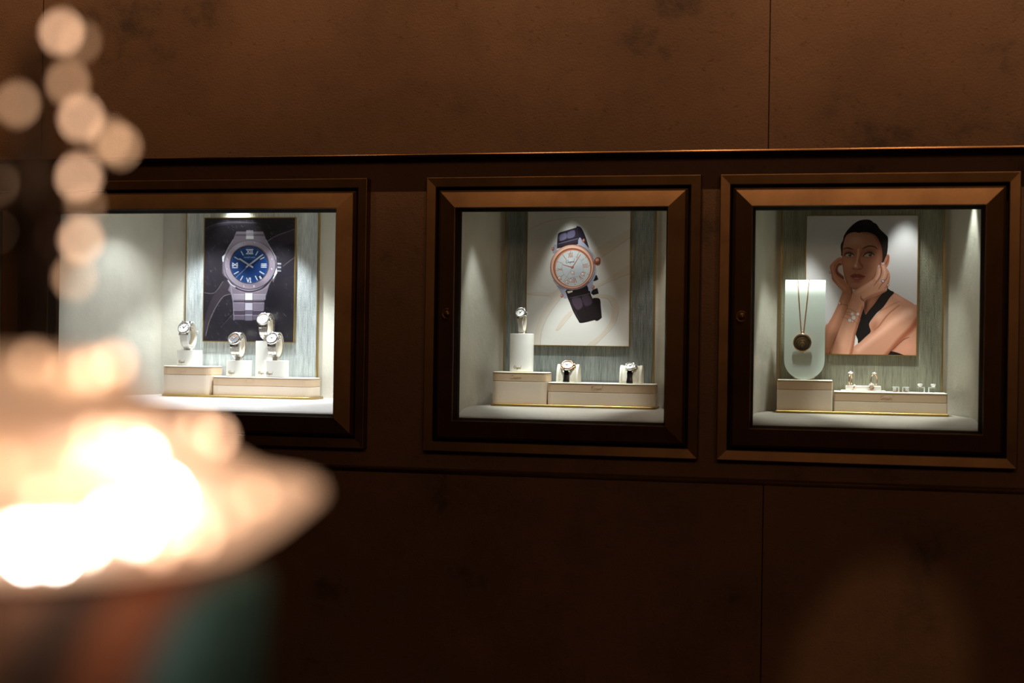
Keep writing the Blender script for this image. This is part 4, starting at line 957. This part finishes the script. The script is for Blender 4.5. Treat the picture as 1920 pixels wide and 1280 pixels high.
A.stroke(B([(228, 620), (216, 740), (215, 900), (250, 1080), (310, 1220)]), [2, 2, 3, 3.5, 3], (124, 74, 58), 3, alpha=0.55, clip=fc)
A.stroke(B([(330, 1270), (420, 1306), (520, 1284), (640, 1225)]), 3, (120, 68, 54), 3, alpha=0.7, clip=fc)
# eye sockets, nose
A.blob(b1(325, 690), 11, 7, (118, 70, 56), 0.65, clip=fc); A.blob(b1(665, 680), 12.5, 7, (118, 68, 54), 0.65, clip=fc)
A.blob(b1(430, 690), 4, 7, (140, 88, 70), 0.5, clip=fc); A.blob(b1(560, 690), 4, 8, (136, 82, 64), 0.5, clip=fc)
A.stroke(B([(490, 640), (480, 740), (462, 840), (440, 905)]), [4, 3.4, 4, 5], (212, 162, 142), 3, alpha=0.75, clip=fc)
A.stroke(B([(540, 700), (505, 790), (510, 850), (545, 905)]), [2, 3, 4, 4], (128, 74, 56), 3, alpha=0.7, clip=fc)
A.stroke(B([(566, 905), (556, 945), (520, 968)]), 1.4, (110, 58, 44), 1.2, alpha=0.8, clip=fc)
A.stroke(B([(390, 940), (405, 960), (440, 968), (468, 978), (500, 962), (528, 964)]), [1, 2.0, 0.8, 0.8, 2.2, 1.0], (96, 50, 40), 1.2, alpha=0.65, clip=fc)
A.blob(b1(444, 912), 2.6, 2.0, (236, 200, 186), 0.8, clip=fc)
A.stroke(B([(440, 985), (430, 1030)]), 2.4, (140, 88, 72), 2, alpha=0.5, clip=fc)
br = (62, 38, 32)
A.stroke(B([(232, 640), (262, 618), (300, 611), (345, 618), (396, 636)]), [0.8, 2.2, 2.8, 2.8, 1.4], br, 1.1, alpha=0.85)
A.stroke(B([(564, 624), (610, 598), (670, 580), (735, 584), (778, 602), (808, 634)]), [1.6, 2.8, 2.8, 2.4, 1.8, 0.8], br, 1.1, alpha=0.85)
for wh, ir, ls, cr_, lo in (
    ([(270, 742), (300, 712), (345, 700), (385, 714), (410, 744), (370, 757), (310, 757)], (346, 727), [(246, 740), (270, 702), (320, 684), (372, 692), (412, 728)], [(262, 690), (320, 668), (380, 680)], [(275, 748), (330, 764), (405, 752)]),
    ([(578, 744), (612, 710), (668, 696), (715, 706), (742, 732), (705, 756), (640, 759)], (688, 724), [(566, 748), (604, 702), (660, 678), (712, 686), (752, 722)], [(590, 692), (650, 664), (730, 672)], [(590, 752), (650, 768), (725, 756)])):
    w_ = A.poly(B(wh), (172, 156, 148), 0.8); A.ell(b1(*ir), 3.3, 3.4, (72, 58, 54), soft=0.8, clip=w_); A.ell(b1(*ir), 1.3, 1.3, (18, 14, 16), soft=0.5, clip=w_)
    A.blob(b1(ir[0] - 6, ir[1] - 8), 0.7, 0.7, (240, 244, 250), 0.9)
    A.stroke(B([(q[0], q[1] + 7) for q in ls]), [1.0, 2.4, 3.0, 2.6, 1.4], (34, 22, 22), 0.8, alpha=0.92); A.stroke(B(cr_), 0.8, (96, 54, 44), 0.8, alpha=0.7); A.stroke(B(lo), 0.7, (96, 58, 50), 0.8, alpha=0.7)
A.poly(B([(350, 1082), (385, 1054), (430, 1040), (460, 1050), (492, 1042), (545, 1060), (606, 1086), (540, 1098), (460, 1102), (400, 1096)]), (122, 54, 48), 0.7)
A.poly(B([(354, 1084), (400, 1094), (470, 1100), (550, 1094), (602, 1088), (562, 1130), (505, 1152), (440, 1153), (395, 1132)]), (150, 74, 66), 0.7)
A.blob(b1(455, 1118), 5, 1.8, (196, 128, 118), 0.8); A.stroke(B([(352, 1083), (400, 1096), (462, 1100), (540, 1096), (604, 1087)]), 0.8, (70, 26, 24), 0.6)
A.blob(b1(470, 1175), 8, 1.8, (118, 68, 54), 0.5)
# right hand and forearm (over the cheek)
hb = A.poly(B([(478, 1292), (560, 1240), (650, 1190), (735, 1130), (780, 1060), (798, 980), (808, 915), (832, 895), (858, 920), (866, 956), (868, 900), (880, 862), (915, 868), (945, 920), (965, 950), (1000, 1000), (1020, 1060), (1015, 1130), (1005, 1200)]) + C_([(1062, 150), (1060, 212), (1000, 250), (900, 290), (800, 330), (725, 368), (700, 410), (690, 480), (650, 600), (600, 780), (562, 900), (545, 1010), (530, 1110), (470, 1280), (150, 1280), (240, 960), (310, 740), (380, 590), (440, 440), (480, 330), (505, 250), (540, 205)]), (204, 146, 122), 0.45)
A.stroke(B([(866, 930), (872, 1010), (852, 1090), (800, 1170), (750, 1240)]), [2.2, 2.4, 1.6, 1.4, 0.8], (110, 62, 48), 1.0, alpha=0.85, clip=hb)
A.stroke(B([(985, 1040), (960, 1120), (900, 1190), (850, 1260), (830, 1300)]), [1.0, 1.6, 1.6, 1.4, 1], (124, 72, 56), 1.0, alpha=0.8, clip=hb)
A.stroke(B([(1010, 1100), (980, 1200), (930, 1290)]), [1, 1.4, 1], (134, 80, 62), 1.0, alpha=0.7, clip=hb)
A.stroke(B([(845, 960), (835, 1050), (790, 1130)]), [4, 4, 4], (232, 184, 166), 2.5, alpha=0.7, clip=hb); A.stroke(B([(905, 920), (930, 1010), (915, 1090), (850, 1180)]), [3.5, 4, 4, 3], (232, 182, 166), 2.5, alpha=0.7, clip=hb)
A.stroke(C_([(560, 250), (700, 160), (820, 70)]), [6, 7, 5], (224, 170, 150), 4, alpha=0.6, clip=hb)
A.stroke(C_([(1040, 225), (900, 270), (780, 320), (700, 360), (650, 340)]), [4, 5, 5, 4, 2], (150, 90, 70), 3.5, alpha=0.7, clip=hb)
A.stroke(C_([(640, 300), (650, 350), (700, 390)]), [1.4, 1.8, 1.4], (116, 64, 48), 1.2, alpha=0.8, clip=hb)
A.stroke(C_([(520, 420), (470, 620), (420, 840), (340, 1100)]), [7, 9, 12, 13], (222, 164, 140), 9, alpha=0.6, clip=hb)
A.stroke(C_([(670, 480), (620, 660), (560, 860), (520, 1080), (480, 1240)]), [3, 4, 5, 6, 6], (140, 78, 58), 4, alpha=0.75, clip=hb)
A.stroke(C_([(430, 470), (370, 620), (300, 800), (220, 1020), (150, 1260)]), [1, 1.4, 1.6, 1.6, 2], (130, 76, 58), 1.6, alpha=0.6)
A.ell(b1(832, 912), 1.6, 2.2, (206, 176, 204), 0.3); A.ell(b1(895, 870), 2.6, 1.6, (206, 176, 204), 0.4)
# printed jewellery
gd = (150, 96, 70)
for L in ([(410, 505), (480, 515), (560, 560)], [(385, 568), (440, 562), (500, 590)], [(375, 592), (430, 600), (500, 650)], [(345, 642), (400, 660), (450, 690)], [(560, 570), (620, 640), (640, 690)], [(520, 700), (580, 740), (610, 780)], [(590, 610), (630, 660), (630, 720)]):
    A.stroke(C_(L), 0.55, (112, 66, 48), 0.4)
for x, y, r_ in ((502, 588, 3.4), (592, 592, 3.0), (522, 650, 4.4), (460, 694, 3.6), (505, 706, 1.8)):
    A.ell(c1(x, y), r_ + .4, r_ + .3, gd); A.ell(c1(x, y), r_ - .1, r_ - .2, (226, 214, 218))
A.stroke(C_([(290, 430), (350, 435), (430, 458)]), 0.8, (112, 60, 44), 0.4); A.ell(c1(296, 416), 2.2, 3.0, gd); A.ell(c1(294, 416), 1.6, 2.2, (214, 184, 188)); A.stroke(C_([(305, 400), (330, 425), (310, 445)]), 0.7, gd)
for x, y, r_ in ((900, 1165, 3.6), (858, 1160, 1.8), (985, 1232, 2.4), (15, 1018, 2.4)):
    A.ell(b1(x, y), r_, r_ * 0.9, (120, 84, 84)); A.ell(b1(x - 1, y - 2), r_ * 0.65, r_ * 0.6, (220, 200, 210))
poster('portrait poster of a dark-haired woman in a black halter top, chin in both hands', 0.1249, 1.4824, 0.333, 0.3247, 0.4153, A, 0.0115)
# ------------------------------------------------------------------ foreground lamp, far out of focus
AX, AY = -0.3945, -3.338
M['lampdisc'] = emis('lit_frosted_glass', (1.0, 0.54, 0.31), 0.78)
M['lamptier'] = emis('softly_lit_frosted_glass', (1.0, 0.52, 0.30), 0.30)
M['lampdark'] = plain('dark_bronze_stem', (0.03, 0.018, 0.012), 0.3, 0.6)
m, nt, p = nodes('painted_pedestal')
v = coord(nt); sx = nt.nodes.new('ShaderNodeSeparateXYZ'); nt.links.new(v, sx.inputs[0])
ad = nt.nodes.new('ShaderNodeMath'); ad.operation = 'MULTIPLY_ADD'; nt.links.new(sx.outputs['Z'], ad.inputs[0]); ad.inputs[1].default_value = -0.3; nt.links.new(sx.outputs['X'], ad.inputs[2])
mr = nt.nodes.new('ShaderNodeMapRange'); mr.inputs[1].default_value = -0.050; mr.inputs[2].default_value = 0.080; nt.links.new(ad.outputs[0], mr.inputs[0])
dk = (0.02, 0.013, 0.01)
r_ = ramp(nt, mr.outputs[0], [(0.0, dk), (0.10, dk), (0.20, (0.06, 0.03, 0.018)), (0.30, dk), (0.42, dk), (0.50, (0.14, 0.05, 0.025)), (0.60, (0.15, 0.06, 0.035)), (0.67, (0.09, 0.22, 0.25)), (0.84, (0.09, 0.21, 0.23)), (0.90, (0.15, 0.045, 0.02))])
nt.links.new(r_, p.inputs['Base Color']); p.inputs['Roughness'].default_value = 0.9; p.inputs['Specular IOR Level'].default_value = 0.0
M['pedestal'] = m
def glow(nm, s_, col=(1.0, 0.52, 0.24)): return emis(nm, col, s_)
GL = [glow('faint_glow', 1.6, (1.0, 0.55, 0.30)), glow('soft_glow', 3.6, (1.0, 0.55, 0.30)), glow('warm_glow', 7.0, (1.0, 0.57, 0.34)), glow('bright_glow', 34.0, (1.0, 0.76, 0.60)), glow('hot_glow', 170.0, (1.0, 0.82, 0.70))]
ZR = 1.4205
lamp = thing('crystal_lamp', 'out-of-focus tiered crystal lamp glowing warm in the left foreground', 'lamp', (AX, AY, ZR - 0.30))
def L_(z): return z - (ZR - 0.30)
def lathe_l(name, prof, mat, n=64): return MB().lathe([(r, L_(z)) for r, z in prof], (0, 0, 0), n).build(name, mat, lamp)
lathe_l('tray', [(0.02, ZR + 0.034), (0.085, ZR + 0.031), (0.098, ZR + 0.020), (0.118, ZR + 0.009), (0.142, ZR + 0.002), (0.147, ZR + 0.003), (0.148, ZR), (0.139, ZR - 0.008), (0.128, ZR - 0.017), (0.113, ZR - 0.026), (0.08, ZR - 0.030), (1e-5, ZR - 0.030)], M['lampdisc'])
lathe_l('middle_tier', [(0.02, ZR + 0.037), (0.090, ZR + 0.034), (0.094, ZR + 0.037), (0.094, ZR + 0.034), (0.088, ZR + 0.020), (0.07, ZR + 0.012), (0.02, ZR + 0.010)], M['lamptier'])
lathe_l('upper_tier', [(0.015, ZR + 0.070), (0.046, ZR + 0.068), (0.050, ZR + 0.071), (0.050, ZR + 0.067), (0.055, ZR + 0.052), (0.078, ZR + 0.038), (0.03, ZR + 0.038)], M['lamptier'])
lathe_l('stem', [(0.004, ZR + 0.232), (0.008, ZR + 0.20), (0.006, ZR + 0.18), (0.016, ZR + 0.165), (0.019, ZR + 0.13), (0.012, ZR + 0.11), (0.010, ZR + 0.09), (0.012, ZR + 0.05), (0.014, ZR + 0.003)], M['lampdark'], 24)
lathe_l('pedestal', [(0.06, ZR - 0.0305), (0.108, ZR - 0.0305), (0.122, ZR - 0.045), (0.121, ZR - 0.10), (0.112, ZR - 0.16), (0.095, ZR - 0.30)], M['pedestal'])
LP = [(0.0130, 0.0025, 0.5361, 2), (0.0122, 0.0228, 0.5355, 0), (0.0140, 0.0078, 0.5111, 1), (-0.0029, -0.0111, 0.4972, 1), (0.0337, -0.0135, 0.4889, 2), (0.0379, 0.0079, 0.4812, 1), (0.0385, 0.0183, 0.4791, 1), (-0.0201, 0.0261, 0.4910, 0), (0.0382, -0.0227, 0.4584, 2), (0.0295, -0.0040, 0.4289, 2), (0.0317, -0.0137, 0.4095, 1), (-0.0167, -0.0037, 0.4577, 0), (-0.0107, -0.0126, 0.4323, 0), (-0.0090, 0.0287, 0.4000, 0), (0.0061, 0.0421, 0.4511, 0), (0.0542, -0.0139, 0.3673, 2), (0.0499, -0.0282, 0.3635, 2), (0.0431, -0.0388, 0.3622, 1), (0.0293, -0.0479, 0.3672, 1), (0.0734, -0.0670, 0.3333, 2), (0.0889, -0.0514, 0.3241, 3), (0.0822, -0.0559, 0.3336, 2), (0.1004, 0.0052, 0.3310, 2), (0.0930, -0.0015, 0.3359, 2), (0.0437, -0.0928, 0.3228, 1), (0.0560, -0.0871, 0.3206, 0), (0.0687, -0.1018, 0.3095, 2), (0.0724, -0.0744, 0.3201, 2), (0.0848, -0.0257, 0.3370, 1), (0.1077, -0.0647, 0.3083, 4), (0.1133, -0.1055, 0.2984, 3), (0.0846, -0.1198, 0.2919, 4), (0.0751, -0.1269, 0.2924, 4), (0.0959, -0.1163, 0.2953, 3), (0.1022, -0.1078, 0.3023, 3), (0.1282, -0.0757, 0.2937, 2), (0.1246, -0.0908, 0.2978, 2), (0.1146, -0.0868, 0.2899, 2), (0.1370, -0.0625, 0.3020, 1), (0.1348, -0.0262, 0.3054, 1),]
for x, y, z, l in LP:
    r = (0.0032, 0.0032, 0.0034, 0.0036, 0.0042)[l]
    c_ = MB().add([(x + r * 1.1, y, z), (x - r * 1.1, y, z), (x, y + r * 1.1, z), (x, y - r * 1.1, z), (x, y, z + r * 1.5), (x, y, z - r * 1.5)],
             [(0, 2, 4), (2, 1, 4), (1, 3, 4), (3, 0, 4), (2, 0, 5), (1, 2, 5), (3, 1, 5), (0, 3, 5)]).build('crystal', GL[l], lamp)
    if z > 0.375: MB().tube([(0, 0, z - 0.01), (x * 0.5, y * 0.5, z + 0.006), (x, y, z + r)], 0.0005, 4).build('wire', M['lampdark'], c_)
# ------------------------------------------------------------------ to real size
bpy.context.view_layer.update()
done = set()
Sm = Matrix.Scale(K, 4)
for o in SC.objects:
    if o.type == 'MESH' and o.data.name not in done:
        done.add(o.data.name)
        if o.parent is None and not any(o.location):
            o.data.transform(Matrix.Translation((0, 0, 1.5 * (1 - K))) @ Sm)
        else:
            o.data.transform(Sm)
for o in SC.objects:
    if o.type in ('MESH', 'EMPTY'):
        if o.parent is None and any(o.location):
            o.location = (o.location.x * K, o.location.y * K, rz(o.location.z))
        elif o.parent is not None:
            o.location = o.location * K
